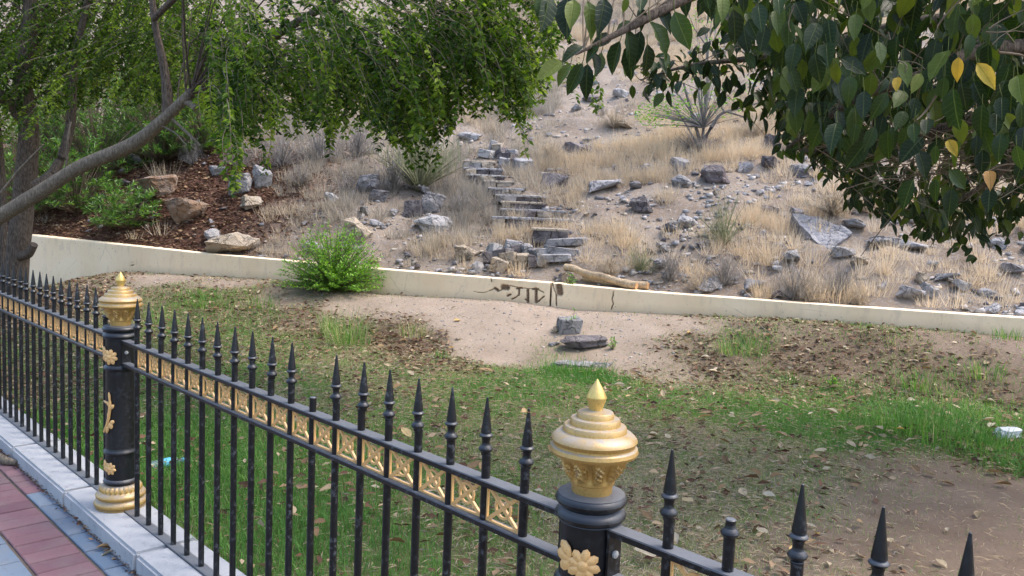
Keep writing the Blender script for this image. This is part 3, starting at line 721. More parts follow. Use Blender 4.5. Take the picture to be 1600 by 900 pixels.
HAND = [(865, 296, 44, 34, 'D', 'dark angular boulder with a flat top beside the stone steps'),
 (1115, 283, 42, 34, 'D', 'dark brown boulder under the bare twisted shrub'), (1062, 268, 36, 28, 'G', 'grey rounded boulder left of the dark one under the bare shrub'),
 (1000, 330, 34, 30, 'D', 'dark squarish boulder among dry grass uphill of the poles'), (900, 240, 46, 22, 'D', 'dark flat boulder with pale chips in the straw grass'),
 (672, 330, 46, 42, 'G', 'grey split boulder leaning behind the green bush'), (645, 338, 32, 34, 'D', 'dark half of the split boulder behind the green bush'),
 (558, 372, 46, 36, 'T', 'tan boulder with a pale crust just behind the green bush'), (676, 356, 60, 24, 'P', 'flat pale grey slab below the split boulder'),
 (575, 296, 42, 30, 'G', 'grey boulder in the pale brush uphill of the tan boulder'), (590, 312, 34, 26, 'G', 'grey boulder leaning on its neighbour in the pale brush'),
 (375, 300, 44, 40, 'G', 'brown-grey boulder at the edge of the leaf litter'), (408, 288, 36, 34, 'G', 'grey boulder beside the brown-grey one above the leaf litter'),
 (340, 272, 34, 16, 'G', 'flat dark slab capping the earth bank in the litter'), (245, 305, 70, 48, 'R', 'reddish earth boulder standing in the leaf litter'), (292, 340, 64, 56, 'R', 'tall tan-red earth outcrop in the leaf litter'),
 (365, 392, 84, 40, 'T', 'broad tan outcrop right behind the wall'), (395, 322, 34, 22, 'T', 'tan stone at the lower edge of the brush'), (728, 402, 34, 22, 'T', 'light tan block left of the stone pile by the steps'), (745, 424, 22, 20, 'P', 'pale grey stone just behind the wall, left of the stone pile'),
 (735, 216, 38, 12, 'P', 'pale flat slab uphill of the stone steps'), (945, 298, 50, 22, 'P', 'pale slab right of the dark flat-topped boulder'), (1205, 232, 30, 30, 'D', 'dark upright rock in the straw grass right of the bare shrub'),
 (1200, 335, 34, 18, 'D', 'dark ledge rock above the large slanted slab'), (1315, 400, 40, 20, 'G', 'grey rock at the lower edge of the large slanted slab'), (1378, 384, 60, 18, 'G', 'long low ledge rock right of the large slanted slab'),
 (1425, 392, 40, 18, 'P', 'pale ledge rock on the bare slope'), (1480, 440, 34, 16, 'P', 'pale oval stone on the bare slope'), (1500, 452, 34, 18, 'G', 'grey stone below the pale oval one'), (1422, 470, 36, 28, 'P', 'round pale boulder right behind the wall'), (1450, 462, 32, 22, 'G', 'grey boulder touching the round pale one'),
 (1560, 386, 30, 18, 'P', 'pale stone below the hanging leaves'), (1580, 425, 40, 18, 'G', 'flat grey stone on the bare slope'), (1540, 462, 28, 16, 'P', 'small pale stone low on the bare slope'), (1178, 455, 30, 24, 'P', 'pale pointed stone between two grey shrubs'), (1250, 272, 40, 20, 'G', 'grey rubble rock at the edge of the hanging leaves'),
 (1165, 272, 24, 24, 'P', 'pale upright stone beside the dark boulder'), (1012, 268, 24, 16, 'P', 'small white-grey stone in the straw grass'), (1345, 412, 30, 22, 'T', 'tan block below the ledge rocks'), (1440, 440, 26, 20, 'T', 'tan stone on the bare slope'), (922, 158, 26, 12, 'D', 'dark stone high in the straw grass'), (970, 150, 28, 14, 'P', 'pale stone high in the straw grass')]
for x, y, wp, hp, key, lab in HAND:
    P = on_hill(x, y); d = px(P)[2]/FPX
    sz = (wp*d*1.12, wp*d*random.uniform(.75, .95), hp*d*1.15)
    tag(rock(P, sz, key, 'rock' if key != 'R' else 'earth_boulder', .25, .3, rz=random.uniform(-.5, .5)), lab, 'rock', 'boulders on the hillside')
# the large slanted slab
Pq = on_hill(1290, 388); Y0 = Pq[1]-.05; me = bpy.data.meshes.new('slanted_slab'); bm = bmesh.new()
face = [at_y(x, y, Y0+(388-y)*.013) for x, y in ((1238, 334), (1276, 337), (1300, 348), (1322, 356), (1330, 366), (1298, 388), (1272, 378), (1258, 358))]
bk = [p+np.array([.03, .30, -.30]) for p in face]
fv = [bm.verts.new(p-Pq) for p in face]; bv = [bm.verts.new(p-Pq) for p in bk]
bm.faces.new(fv[::-1]); bm.faces.new(bv)
for i in range(len(fv)): j = (i+1) % len(fv); bm.faces.new((fv[i], fv[j], bv[j], bv[i]))
bmesh.ops.recalc_face_normals(bm, faces=bm.faces[:]); bmesh.ops.triangulate(bm, faces=bm.faces[:])
for _ in range(3): bmesh.ops.subdivide_edges(bm, edges=bm.edges[:], cuts=1, use_grid_fill=True)
for v in bm.verts: c = v.co; v.co = c+Vector((0, -1, .6))*(.09*float(fbm(c.x*5, c.z*5+c.y*3, 7, 3))+.05*float(fbm(c.x*16, c.z*16+c.y*9, 9, 2)))
bm.to_mesh(me); bm.free(); o = link('rock', me, M_ROCKP); o.location = Pq; tag(o, 'large pale grey slanted slab boulder lying on the open hillside', 'rock', 'boulders on the hillside'); rocks_at.append((Pq[0], Pq[1], .34)); rocks_at.append((Pq[0], Pq[1]-.4, .25))
# stone steps up the slope: (riser centre y, left x, right x, riser height px, stones)
STEPS = [(368, 833, 886, 19, 2), (349, 770, 894, 14, 6), (334, 784, 882, 10, 4), (322, 784, 852, 11, 4), (311, 776, 852, 9, 3), (300, 764, 816, 9, 3), (289, 758, 802, 9, 2), (279, 733, 788, 8, 3), (270, 725, 784, 11, 3), (258, 724, 772, 9, 2)]
P0s = on_hill(850, 378)
stair = empty('hillside_stairway', tuple(P0s)); tag(stair, 'rough flight of dry-laid stone steps climbing the hillside above the wall', 'steps')
INV = Matrix.Translation(-Vector(stair.location))
stair_pts = []
for k, (y, xl, xr, hp, ns) in enumerate(STEPS):
    L, R_ = on_hill(xl, y+hp/2), on_hill(xr, y+hp/2); z = (L[2]+R_[2])/2; L[2] = R_[2] = z
    Yb = (L[1]+R_[1])/2; L = at_y(xl, y, Yb); R_ = at_y(xr, y, Yb); L[2] = R_[2] = z; stair_pts.append(((L+R_)/2, R_[0]-L[0]))
    h = hp*Yb/FPX; ax = nrm(R_-L); bk = np.array([-ax[1], ax[0], 0])
    tread = MBld(); c = (L+R_)/2+bk*.10; tread.cbox(c+np.array([0, 0, h-.005]), (np.linalg.norm(R_-L)+.04, .40, .035), .010, [ax, bk, [0, 0, 1]])
    me = tread.mesh('tread'); me.materials.append(M_ROCKP if k % 3 else M_ROCKT); st = link('step', me, None, stair); st.matrix_parent_inverse = INV
    ws = np.random.default_rng(k+5).uniform(.6, 1.4, ns); ws = ws/ws.sum(); u = 0
    for q in range(ns):
        P = L+(R_-L)*(u+ws[q]/2); u += ws[q]; wd = np.linalg.norm(R_-L)*ws[q]
        key = random.choice('ddtdgtd') if k else 'd'
        me = random.choice(RK['b'+key])
        o = link('stone', me, None, st); o.matrix_parent_inverse = INV
        o.location = P+np.array([0, 0, h*.40])+bk*random.uniform(-.01, .02); o.scale = (wd*.97, .20, h*1.05); o.rotation_euler = (random.uniform(-.06, .06), random.uniform(-.05, .05), math.atan2(ax[1], ax[0])+random.uniform(-.12, .12))
        o.parent = st
        rocks_at.append((P[0], P[1], wd*.5))
    rocks_at.append((c[0], c[1], .3)); rocks_at.append((L[0]*.7+R_[0]*.3, L[1]+.1, .25)); rocks_at.append((L[0]*.3+R_[0]*.7, L[1]+.1, .25))
LOOSE = [(785, 408, 28, 20, 'D'), (770, 398, 20, 18, 'P'), (800, 388, 30, 14, 'P'), (810, 398, 20, 16, 'D'), (822, 398, 20, 18, 'P'), (795, 414, 24, 20, 'T'), (816, 412, 18, 18, 'T'), (838, 398, 22, 12, 'G'), (850, 402, 30, 16, 'P'), (768, 408, 22, 14, 'D'), (780, 418, 26, 18, 'T'), (832, 412, 16, 16, 'D'), (845, 412, 18, 10, 'P')]
for x, y, wp, hp, key in LOOSE:
    P = on_hill(x, y+4); d = px(P)[2]/FPX; tag(rock(P, (wp*d, wp*d*.8, hp*d*1.25), 'b'+key.lower(), 'rock', .3, .15), {'D': 'dark ', 'P': 'pale ', 'T': 'tan ', 'G': 'grey '}[key]+'loose stone in the heap at the foot of the stone steps', 'rock', 'stone heap at the foot of the steps')
for x, y, wp, hp in ((885, 380, 66, 16), (880, 396, 60, 12), (872, 404, 46, 10)):
    P = on_hill(x, y); d = px(P)[2]/FPX; tag(rock(P, (wp*d, .3, .10), 'bp', 'flat_rock', .08, .35, rz=random.uniform(-.2, .2)), 'flat pale slab laid at the foot of the stone steps', 'rock', 'flat slabs at the foot of the steps')
for x, y, wp, hp, key in ((785, 248, 18, 14, 'D'), (797, 256, 22, 14, 'D'), (778, 240, 16, 14, 'T'), (800, 246, 18, 10, 'P'), (806, 262, 34, 14, 'D'), (792, 264, 12, 14, 'P'), (770, 236, 14, 14, 'P'), (820, 268, 30, 16, 'P'), (785, 262, 12, 14, 'P'), (760, 246, 20, 10, 'P')):
    P = on_hill(x, y); d = px(P)[2]/FPX; tag(rock(P, (wp*d, wp*d*.8, hp*d*1.3), 'b'+key.lower(), 'rock', .3, .15), {'D': 'dark ', 'P': 'pale ', 'T': 'tan ', 'G': 'grey '}[key]+'loose stone in the cairn at the head of the stone steps', 'rock', 'stones heaped at the head of the steps')
# random rocks of the slope
for x in range(866, 1030, 16): P = on_hill(x, 436+(x-866)*.06); rocks_at.append((P[0], P[1], .22))
n = 0; tries = 0
ZL = {'g': 'grey weathered', 'd': 'dark angular', 't': 'tan', 'p': 'pale grey'}
def zone(t, d):
    if d > 7: return 'in the straw grass high on the slope'
    if t < 6.5: return 'on the slope below the drooping tree'
    if t < 9.3 and d < 6: return 'on the slope left of the stone steps'
    if t > 11.6 and d < 3.2: return 'on the stony slope below the large slanted slab'
    if d < 3: return 'behind the wall between the steps and the grey shrubs'
    return 'in the straw grass between the steps and the hanging leaves'
while n < 300 and tries < 9000:
    tries += 1; t = rng.uniform(-1, 17); d = .3+16*rng.random()**1.5; X, Y = wxy(t, d)
    q = px((X, Y, float(hill(X, Y))))
    if not (-20 < q[0] < 1620 and -20 < q[1] < 520): continue
    bare = 1.0 if q[0] > 1250 or d < 2.5 else .5
    if rng.random() > bare or any((X-a)**2+(Y-b_)**2 < (r+.12)**2 for a, b_, r in rocks_at): continue
    s_ = .10+.24*rng.random()**2.2; key = rng.choice(list('ggggddtpp')); n += 1
    if litter_mask(X, Y) > .5 and rng.random() < .7: continue
    tag(rock((X, Y, float(hill(X, Y))), (s_*rng.uniform(1, 1.6), s_, s_*rng.uniform(.5, .9)), key if s_ < .16 else key.upper(), 'rock', .4, .25), 'small '*(s_ < .14)+ZL[key]+' rock '+zone(t, d), 'rock', 'rocks scattered over the hillside')
def hull_np(seed, npts):
    me = hull_mesh('tmp', seed, npts); V = np.array([v.co[:] for v in me.vertices]); me.calc_loop_triangles(); F = np.array([l.vertices[:] for l in me.loop_triangles]); bpy.data.meshes.remove(me); return V, F
def scatter_stones(name, P, sz, mat, v):
    parts = []; bases = [hull_np(900+i, 7) for i in range(6)]; which = rng.integers(0, 6, len(P)); a = rng.uniform(0, 6.28, len(P)); ca, sa = np.cos(a), np.sin(a)
    for i, (BV, BF) in enumerate(bases):
        m = which == i; k = m.sum()
        if not k: continue
        sc = sz[m][:, None, None]*np.stack([rng.uniform(.9, 1.7, k), rng.uniform(.7, 1.1, k), rng.uniform(.4, .8, k)], -1)[:, None, :]
        q = BV[None]*sc; x = q[..., 0]*ca[m][:, None]-q[..., 1]*sa[m][:, None]; y = q[..., 0]*sa[m][:, None]+q[..., 1]*ca[m][:, None]
        V = (np.stack([x, y, q[..., 2]+.12*x], -1)+P[m][:, None, :]).reshape(-1, 3); F = (BF[None]+(np.arange(k)*len(BV))[:, None, None]).reshape(-1, 3); parts.append((V, F, np.repeat(v[m], len(BV))))
    return link(name, mesh_np(name, *join_np(parts)), mat)
N = 26000; t = rng.uniform(-1.5, 18, N); d = .25+17*rng.random(N)**1.6; X, Y = wxy(t, d); keep = (rng.random(N) < np.where(t > 10.5, 1, .5)*np.clip(.25+2.2*vnoise(X*.9, Y*.9, 91)-.4, .1, 1)) & (rng.random(N) > litter_mask(X, Y)*.9); X, Y = X[keep], Y[keep]
sz = .02+.13*rng.random(len(X))**3
tag(scatter_stones('scree', np.stack([X, Y, hill(X, Y)+sz*.1], -1), sz, mat_ramp('scree_stone', [(0, (.15, .14, .15)), (.35, (.33, .32, .33)), (.7, (.46, .44, .43)), (1, (.50, .42, .33))], 'attr', .9, 40, .5, .6), rng.random(len(X))), 'small broken stones strewn over the dry slope', 'scree', kind='stuff')
N = 26000; X = rng.uniform(-7, 7, N); Y = rng.uniform(5, 14, N); d, t = dt(X, Y); kp = (d < -.03) & (d > -3.2) & (rng.random(N) < np.clip(field(X, Y)[:, 3]*1.2-.25, 0, 1)); X, Y = X[kp], Y[kp]; sz = .006+.030*rng.random(len(X))**3.5
tag(scatter_stones('path_gravel', np.stack([X, Y, garden(X, Y)+sz*.1], -1), sz, bpy.data.materials['scree_stone'], .25+.7*rng.random(len(X))), 'fine grit and pebbles on the bare dirt path below the wall', 'gravel', kind='stuff')
# stones of the bare path below the wall
P = on(889, 518); o = rock(P, (.26, .2, .20), 'bg', 'stone_block', .05, .25, rz=.1); tag(o, 'grey stone block half sunk in the dirt path below the wall joint', 'stone')
P = on(912, 543); o = rock(P, (.64, .30, .17), 'D', 'long_rock', .10, .2, rz=.25); tag(o, 'long dark stone slab lying across the dirt path', 'stone')
P = on(905, 572); o = rock(P, (.70, .24, .13), 'G', 'long_rock', .04, .55, rz=.0); tag(o, 'long grey stone sunk in grass at the foot of the dirt path', 'stone')
P = on(866, 540); o = rock(P, (.15, .08, .05), 'P', 'stone_chip', .1, .2, rz=.2); tag(o, 'small white stone chip at the end of the dark slab', 'stone')
P = on(868, 520); o = rock(P, (.12, .1, .1), 'T', 'stone', .2, .2); tag(o, 'small brown stone between block and dark slab on the dirt path', 'stone')

# ------------------------------------------------------------------ the two poles lying on the wall
M_POLE = mat_bark('peeled_wood', (.42, .30, .17), (.62, .50, .36)); M_CUT = mat_concrete('cut_wood', (.45, .26, .12), (.55, .36, .2))
def pole(a, b_, r, lab):
    a, b_ = np.asarray(a), np.asarray(b_); n = 9; pts = [a+(b_-a)*i/(n-1)+np.array([0, 0, .012*math.sin(i*1.7)])+np.array([.01*math.sin(i*2.3), 0, 0]) for i in range(n)]
    e = empty('wooden_pole', tuple(a)); inv = Matrix.Translation(-Vector(e.location))
    o = link('shaft', MBld().tube(pts, [r*(1+.08*math.sin(i*2.1)) for i in range(n)], 12).mesh('pole', 50), M_POLE, e); o.matrix_parent_inverse = inv
    ax = nrm(b_-a); c = link('cut_end', MBld().tube([b_+ax*.001, b_+ax*.006], [r*.93, r*.9], 12).mesh('cut_end'), M_CUT, e); c.matrix_parent_inverse = inv
    return tag(e, lab, 'pole', 'poles lying on the wall')
tA, _ = wall_hit(869, 428); tB, _ = wall_hit(988, 449)
def wp(t, d, z): x, y = wxy(t, d); return (x, y, float(wtop(t))+z)
pole(wp(tA, .34, .19), wp(wall_hit(990, 449)[0], .14, .045), .047, 'long peeled pole resting one end on a stone and one on the wall')
pole(wp(wall_hit(900, 436)[0], .34, .07), wp(wall_hit(1005, 450)[0], .24, .05), .050, 'darker peeled pole lying behind the other on the wall')
P = wp(wall_hit(876, 440)[0], .32, -.02); tag(rock(P, (.24, .2, .18), 'T', 'rock', .05, .1, rz=.3), 'tan stone propping up the peeled pole on the wall', 'rock')

# ------------------------------------------------------------------ blades, tufts, shrubs
def blades(P, h, w_, lean, ang, v, sd=None):
    n = len(P); L = np.stack([np.cos(ang), np.sin(ang), 0*ang], -1); Sd = np.stack([-np.sin(ang), np.cos(ang), 0*ang], -1) if sd is None else sd
    Z = np.array([0, 0, 1.]); h = h[:, None]; lean = lean[:, None]; hw = (np.broadcast_to(w_, (n,))*.5)[:, None]
    m = P+Z*h*.55+L*h*lean*.35; tip = P+Z*h*np.sqrt(np.maximum(.05, 1-(lean*.85)**2))+L*h*lean
    V = np.stack([P-Sd*hw, P+Sd*hw, m+Sd*hw*.75, m-Sd*hw*.75, tip], 1).reshape(-1, 3)
    F = (np.array([[0, 1, 2], [0, 2, 3], [3, 2, 4]])[None]+(np.arange(n)*5)[:, None, None]).reshape(-1, 3)
    return V, F, np.repeat(v, 5)
def straws(P, h, w_, lean, ang, v):
    n = len(P); L = np.stack([np.cos(ang), np.sin(ang), 0*ang], -1); Sd = np.stack([-np.sin(ang), np.cos(ang), 0*ang], -1)
    turn = rng.uniform(0, 3.14, n)[:, None]; Sd = Sd*np.cos(turn)+L*np.sin(turn); hw = w_*.5; h = h[:, None]; lean = lean[:, None]
    V = np.stack([P-Sd*hw, P+Sd*hw, P+np.array([0, 0, 1.])*h*np.sqrt(np.maximum(.05, 1-(lean*.85)**2))+L*h*lean], 1).reshape(-1, 3)
    return V, np.arange(3*n).reshape(-1, 3), np.repeat(v, 3)
def tuft_blades(C, nb, rad, h, w_, v, lean=(.1, .75), vj=.15, fn=None):
    """C (n,3) tuft centres; nb blades each; per-tuft arrays rad, h, v"""
    n = len(C); i = np.repeat(np.arange(n), nb); a = rng.uniform(0, 6.283, len(i)); r = np.sqrt(rng.random(len(i)))
    P = C[i]+np.stack([np.cos(a)*r*rad[i], np.sin(a)*r*rad[i], -.01+0*a], -1)
    return (fn or blades)(P, h[i]*rng.uniform(.45, 1.1, len(i)), w_, rng.uniform(*lean, len(i))*(.3+.7*r), a+rng.normal(0, .7, len(i)), np.clip(v[i]+rng.normal(0, vj, len(i)), 0, 1))
M_STRAW = mat_leaf('dry_straw', [(0, (.30, .28, .255)), (.25, (.46, .42, .365)), (.5, (.61, .51, .385)), (.8, (.72, .585, .42)), (1, (.80, .69, .55))], .35, 'attr', False, .8, .15, (.3, .27, .2))
M_GRASS = mat_leaf('lawn_blade', [(0, (.075, .21, .04)), (.35, (.14, .31, .06)), (.6, (.25, .36, .11)), (.8, (.45, .42, .23)), (1, (.60, .52, .35))], .4, 'attr', False, .6, .25, (.3, .3, .1))
rk = np.array(rocks_at)
def clear_of(X, Y, pad=.02):
    ok = np.ones(len(X), bool)
    for a in range(0, len(X), 20000):
        q = (X[a:a+20000, None]-rk[None, :, 0])**2+(Y[a:a+20000, None]-rk[None, :, 1])**2; ok[a:a+20000] = (q > (rk[None, :, 2]*.85+pad)**2).all(1)
    return ok
# dry grass of the slope
N = 21000; t = rng.uniform(-2, 19, N); d = .3+21*rng.random(N)**1.3; X, Y = wxy(t, d)
den = np.clip(.48+2.3*(vnoise(X*.55, Y*.55, 101)-.38)+1.0*(vnoise(X*2.2, Y*2.2, 103)-.5), 0, 1)
den = np.where((t > 12.0) & (d < 2.3), den*.3, den); den = np.where(d < .9, den*.6, den); den *= 1-.95*litter_mask(X, Y)
keep = (rng.random(N) < den) & clear_of(X, Y, .05); X, Y, d, t = X[keep], Y[keep], d[keep], t[keep]
C = np.stack([X, Y, hill(X, Y)], -1)
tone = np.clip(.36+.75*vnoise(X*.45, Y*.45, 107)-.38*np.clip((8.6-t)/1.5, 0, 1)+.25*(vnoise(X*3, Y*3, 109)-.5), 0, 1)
hh = rng.uniform(.15, .36, len(X))*(.6+.8*vnoise(X*.8, Y*.8, 113))
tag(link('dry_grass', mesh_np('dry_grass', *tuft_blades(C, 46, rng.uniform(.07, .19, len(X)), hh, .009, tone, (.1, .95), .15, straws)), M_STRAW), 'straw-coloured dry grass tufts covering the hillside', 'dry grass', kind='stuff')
# lawn
def frustum(X, Y, Z, m=60):
    v = np.stack([X, Y, Z], -1)-CP; dd = v@FW; u = 800+FPX*(v@RT)/dd; w_ = 450-FPX*(v@UP)/dd
    return (dd > 1) & (u > -m*4) & (u < 1600+m*3) & (w_ > 300) & (w_ < 900+m*3)
N = 1900000; X = rng.uniform(-9, 8, N); Y = rng.uniform(1.6, 14, N); perp = (X-FP0[0])*FN[0]+(Y-FP0[1])*FN[1]; d, t = dt(X, Y)
keep = (perp < -.125) & (d < -.02); X, Y = X[keep], Y[keep]; keep = frustum(X, Y, 0*X+.1); X, Y = X[keep], Y[keep]
dist = np.hypot(X, Y); keep = rng.random(len(X)) < np.clip(6.0/dist, 0, 1)**1.0; X, Y = X[keep], Y[keep]
f5 = field(X, Y); cl = vnoise(X*5, Y*5, 121)*.6+vnoise(X*17, Y*17, 123)*.4
keep = (rng.random(len(X)) < np.clip(f5[:, 0]*1.1*(.45+1.2*cl), 0, 1)*.85) & clear_of(X, Y, -.02); X, Y, f5 = X[keep], Y[keep], f5[keep]
print('LAWN BLADES', len(X))
P = np.stack([X, Y, garden(X, Y)-.004], -1); n = len(X)
hgt = f5[:, 2]*.01*rng.uniform(.45, 1.25, n); dry = np.clip(f5[:, 1]*.95+rng.normal(0, .20, n)+.35*(vnoise(X*3, Y*3, 125)-.5), 0, 1)
tag(link('lawn_grass', mesh_np('lawn_grass', *blades(P, hgt, np.clip(.0026+hgt*.02, .002, .0055)*np.clip(np.hypot(X, Y)/6, .8, 1.5), rng.uniform(.25, 1.12, n), rng.uniform(0, 6.283, n), dry)), M_GRASS), 'patchy short green lawn grass behind the fence', 'grass', kind='stuff')

def stems_to(base, tips, r0, r1, bend=.15, k=5, sides=4):
    n = len(tips); s = np.linspace(0, 1, k)[None, :, None]; B = np.broadcast_to(base, tips.shape)[:, None, :]; T = tips[:, None, :]
    mid = (B+T)/2+np.stack([(B-T)[:, 0, 0]*bend, (B-T)[:, 0, 1]*bend, 0*tips[:, 0]+bend*np.linalg.norm(tips-base, axis=1)], -1)[:, None, :]
    Pp = (1-s)**2*B+2*s*(1-s)*mid+s*s*T; R = (r0+(r1-r0)*s[..., 0])*np.ones((n, 1)); return Pp, R
def dry_shrub_mesh(name, seed, mat, nst=70, w_=1.0, h=1.0, twigs=9):
    global rng; keep_ = rng; rng = np.random.default_rng(seed)
    dirs = rdir(nst, .15, 1); tips = dirs*np.array([w_*.5, w_*.5, h])*rng.uniform(.6, 1.05, (nst, 1)); Pp, R = stems_to(np.zeros(3), tips, .006, .003, .08, 6)
    V, F = tube_np(Pp, R, 3); parts = [(V, np.concatenate([F[:, [0, 1, 2]], F[:, [0, 2, 3]]]), np.full(len(V), .35))]
    i = np.repeat(np.arange(nst), twigs); s = rng.integers(2, 6, len(i)); B = Pp[i, s]; a = rng.uniform(0, 6.28, len(i))
    parts.append(blades(B, h*rng.uniform(.10, .30, len(i)), .0045, rng.uniform(.2, 1.1, len(i)), a, np.clip(rng.normal(.4, .25, len(i)), 0, 1)))
    rng = keep_; me = mesh_np(name, *join_np(parts)); me.materials.append(mat); return me
M_GREYB = mat_leaf('grey_brush', [(0, (.16, .15, .15)), (.4, (.30, .28, .265)), (.75, (.42, .385, .34)), (1, (.52, .46, .37))], .15, 'attr', False, .85, .1, (.25, .25, .25))
M_OLIVE = mat_leaf('olive_brush', [(0, (.17, .19, .11)), (.4, (.28, .30, .17)), (.75, (.38, .37, .24)), (1, (.50, .44, .30))], .2, 'attr', False, .8, .1, (.25, .27, .2))
DS = {'g': [dry_shrub_mesh('grey_shrub', 300+i, M_GREYB, 80) for i in range(3)], 's': [dry_shrub_mesh('straw_shrub', 320+i, M_STRAW, 90) for i in range(2)], 'o': [dry_shrub_mesh('olive_shrub', 340+i, M_OLIVE, 60, 1, 1, 7) for i in range(2)]}
def dry_shrub(x, y, wpx, hpx, key, lab, grp):
    P = on_hill(x, y); s_ = px(P)[2]/FPX; o = link('dry_shrub', random.choice(DS[key]), None); o.location = P-np.array([0, 0, .02]); o.scale = (wpx*s_, wpx*s_, hpx*s_); o.rotation_euler = (0, 0, random.uniform(0, 6.28))
    tag(o, lab, 'shrub', grp)
G1, G2, G3 = 'grey dry shrubs behind the wall', 'pale dry brush below the drooping tree', 'straw bushes on the slope'
for a in ((1132, 447, 84, 60, 'g', 'dense grey twiggy shrub right behind the wall, beside the pale pointed stone', G1), (1238, 468, 100, 66, 'g', 'wide grey twiggy shrub behind the wall below the large slanted slab', G1), (1045, 440, 60, 60, 'g', 'grey-brown twiggy shrub right behind the ends of the poles', G1),
          (1310, 462, 70, 70, 'g', 'loose grey twiggy shrub with long bare stalks behind the wall', G1), (1090, 455, 56, 40, 's', 'low straw bush between grey shrubs behind the wall', G3), (1265, 474, 70, 48, 's', 'straw bush in front of the wide grey shrub', G3), (1340, 478, 60, 44, 's', 'straw bush beside the loose grey shrub', G3),
          (950, 430, 70, 44, 's', 'rounded straw bush behind the middle of the poles', G3), (848, 418, 34, 26, 's', 'small rusty straw bush in front of the flat slabs', G3), (1000, 425, 70, 50, 'o', 'olive-tinged dry bush behind the poles', G3), (1130, 385, 110, 84, 'o', 'thin olive-green bush standing on the open slope', 'olive bushes on the slope'),
          (1300, 335, 150, 60, 's', 'wide straw bush above the large slanted slab', G3), (1360, 330, 100, 56, 's', 'straw bush under the hanging leaves', G3), (1090, 240, 110, 46, 'g', 'grey brush round the foot of the bare twisted shrub', G1),
          (375, 262, 70, 48, 'g', 'dark-based pale brush above the earth boulders', G2), (440, 262, 80, 62, 'g', 'tall pale brush behind the leaf litter', G2), (500, 255, 90, 66, 'g', 'tall pale brush among grey stones below the drooping tree', G2), (560, 245, 90, 66, 'g', 'tall pale brush uphill of the leaning grey boulders', G2), (615, 300, 90, 70, 'g', 'wide pale brush beside the broom shrub', G2),
          (545, 300, 60, 36, 'g', 'low pale brush between grey boulders', G2), (470, 290, 60, 36, 'g', 'low pale brush above the dry bank', G2), (720, 330, 60, 36, 'g', 'low grey brush left of the stone steps', G1), (700, 300, 50, 30, 'g', 'small grey brush below the broom shrub', G1), (690, 385, 50, 30, 's', 'rusty straw bush left of the stone steps', G3), (300, 258, 50, 50, 'g', 'pale brush capping the earth bank', G2),
          (1240, 238, 60, 40, 's', 'straw bush at the edge of the near leaves', G3), (860, 250, 60, 34, 's', 'straw bush above the dark flat-topped boulder', G3), (960, 200, 90, 34, 's', 'wide straw bush on the upper slope', G3), (940, 182, 24, 30, 'g', 'small upright grey bush on the upper slope', G1), (1180, 215, 90, 44, 's', 'straw bush right of the bare twisted shrub', G3)): dry_shrub(*a)

# leafy shrubs
M_OLEA = mat_leaf('oleander_leaf', [(0, (.05, .11, .035)), (.5, (.10, .20, .05)), (.85, (.17, .29, .07)), (1, (.27, .40, .10))], .3, 'attr', False, .4, .4)
M_BUSH = mat_leaf('bush_leaf', [(0, (.09, .20, .03)), (.5, (.16, .32, .045)), (1, (.28, .46, .07))], .35, 'attr', False, .5, .3)
T4n = T4
def leafy_shrub(name, P, w_, h, nst, per, L, W, mat, lab, cat='shrub', grp=None, rosette=True, zmin=.1, tilt=.6):
    e = empty(name, tuple(P)); P = np.zeros(3)
    dirs = rdir(nst, zmin, 1); tips = dirs*np.array([w_*.5, w_*.5, h])*(rng.random((nst, 1))**.4); tips[:, 2] = np.maximum(tips[:, 2], .08*h)
    Pp, R = stems_to(np.zeros(3), tips, .012 if h > 1 else .005, .002, .05, 6); V, F = tube_np(Pp, R, 4)
    link('stem', mesh_np('stem', V, F, rng.random(len(V))*.6), M_TWIG, e)
    i = np.repeat(np.arange(nst), per); n = len(i); s = (rng.random(n)**.5)
    if rosette: s = .75+.25*s
    k = s*4.999; k0 = k.astype(int); fr = (k-k0)[:, None]; B = Pp[i, k0]*(1-fr)+Pp[i, k0+1]*fr; ax = nrm(Pp[i, 5]-Pp[i, 4])
    A = nrm(ax*tilt+rdir(n, -.5, .8)); Nn = nrm(np.array([0, 0, 1.])+.6*rdir(n))
    V, F, v, _ = leaves(B, A, Nn, L*rng.uniform(.6, 1.15, n), W, T4n); link('foliage', mesh_np('foliage', V, F, v), mat, e)
    return tag(e, lab, cat, grp)
P = on(522, 455); leafy_shrub('green_bush', P, 1.6, 1.0, 520, 26, .055, .02, M_BUSH, 'bright green bush growing against the front of the cream wall', zmin=.0, rosette=False)
GO = 'oleander shrubs above the wall'
for x, y, w_, h, nst, lab in ((200, 358, 1.35, .85, 150, 'sunlit low oleander right behind the wall in the leaf litter'), (120, 335, 1.6, 1.5, 170, 'dark oleander behind the low sunlit one'), (40, 345, 2.0, 2.4, 240, 'tall oleander behind the tree trunk'), (150, 285, 2.2, 2.6, 280, 'tall oleander uphill of the reddish earth boulder'),
                              (255, 255, 2.2, 2.2, 280, 'oleander uphill of the tall earth outcrop'), (320, 240, 1.6, 1.5, 200, 'rounded oleander beside the pale brush on the earth bank'), (-60, 320, 2.6, 3.0, 260, 'tallest oleander in the dark thicket past the thin stem'), (90, 250, 2.8, 3.2, 300, 'tall oleander at the back of the thicket'), (215, 215, 2.8, 2.8, 300, 'broad oleander at the back of the thicket'), (310, 190, 2.4, 2.2, 240, 'oleander high on the bank where the thicket ends')):
    leafy_shrub('oleander_shrub', on_hill(x, y), w_, h, nst, 16, .12, .022, M_OLEA, lab, 'shrub', GO)
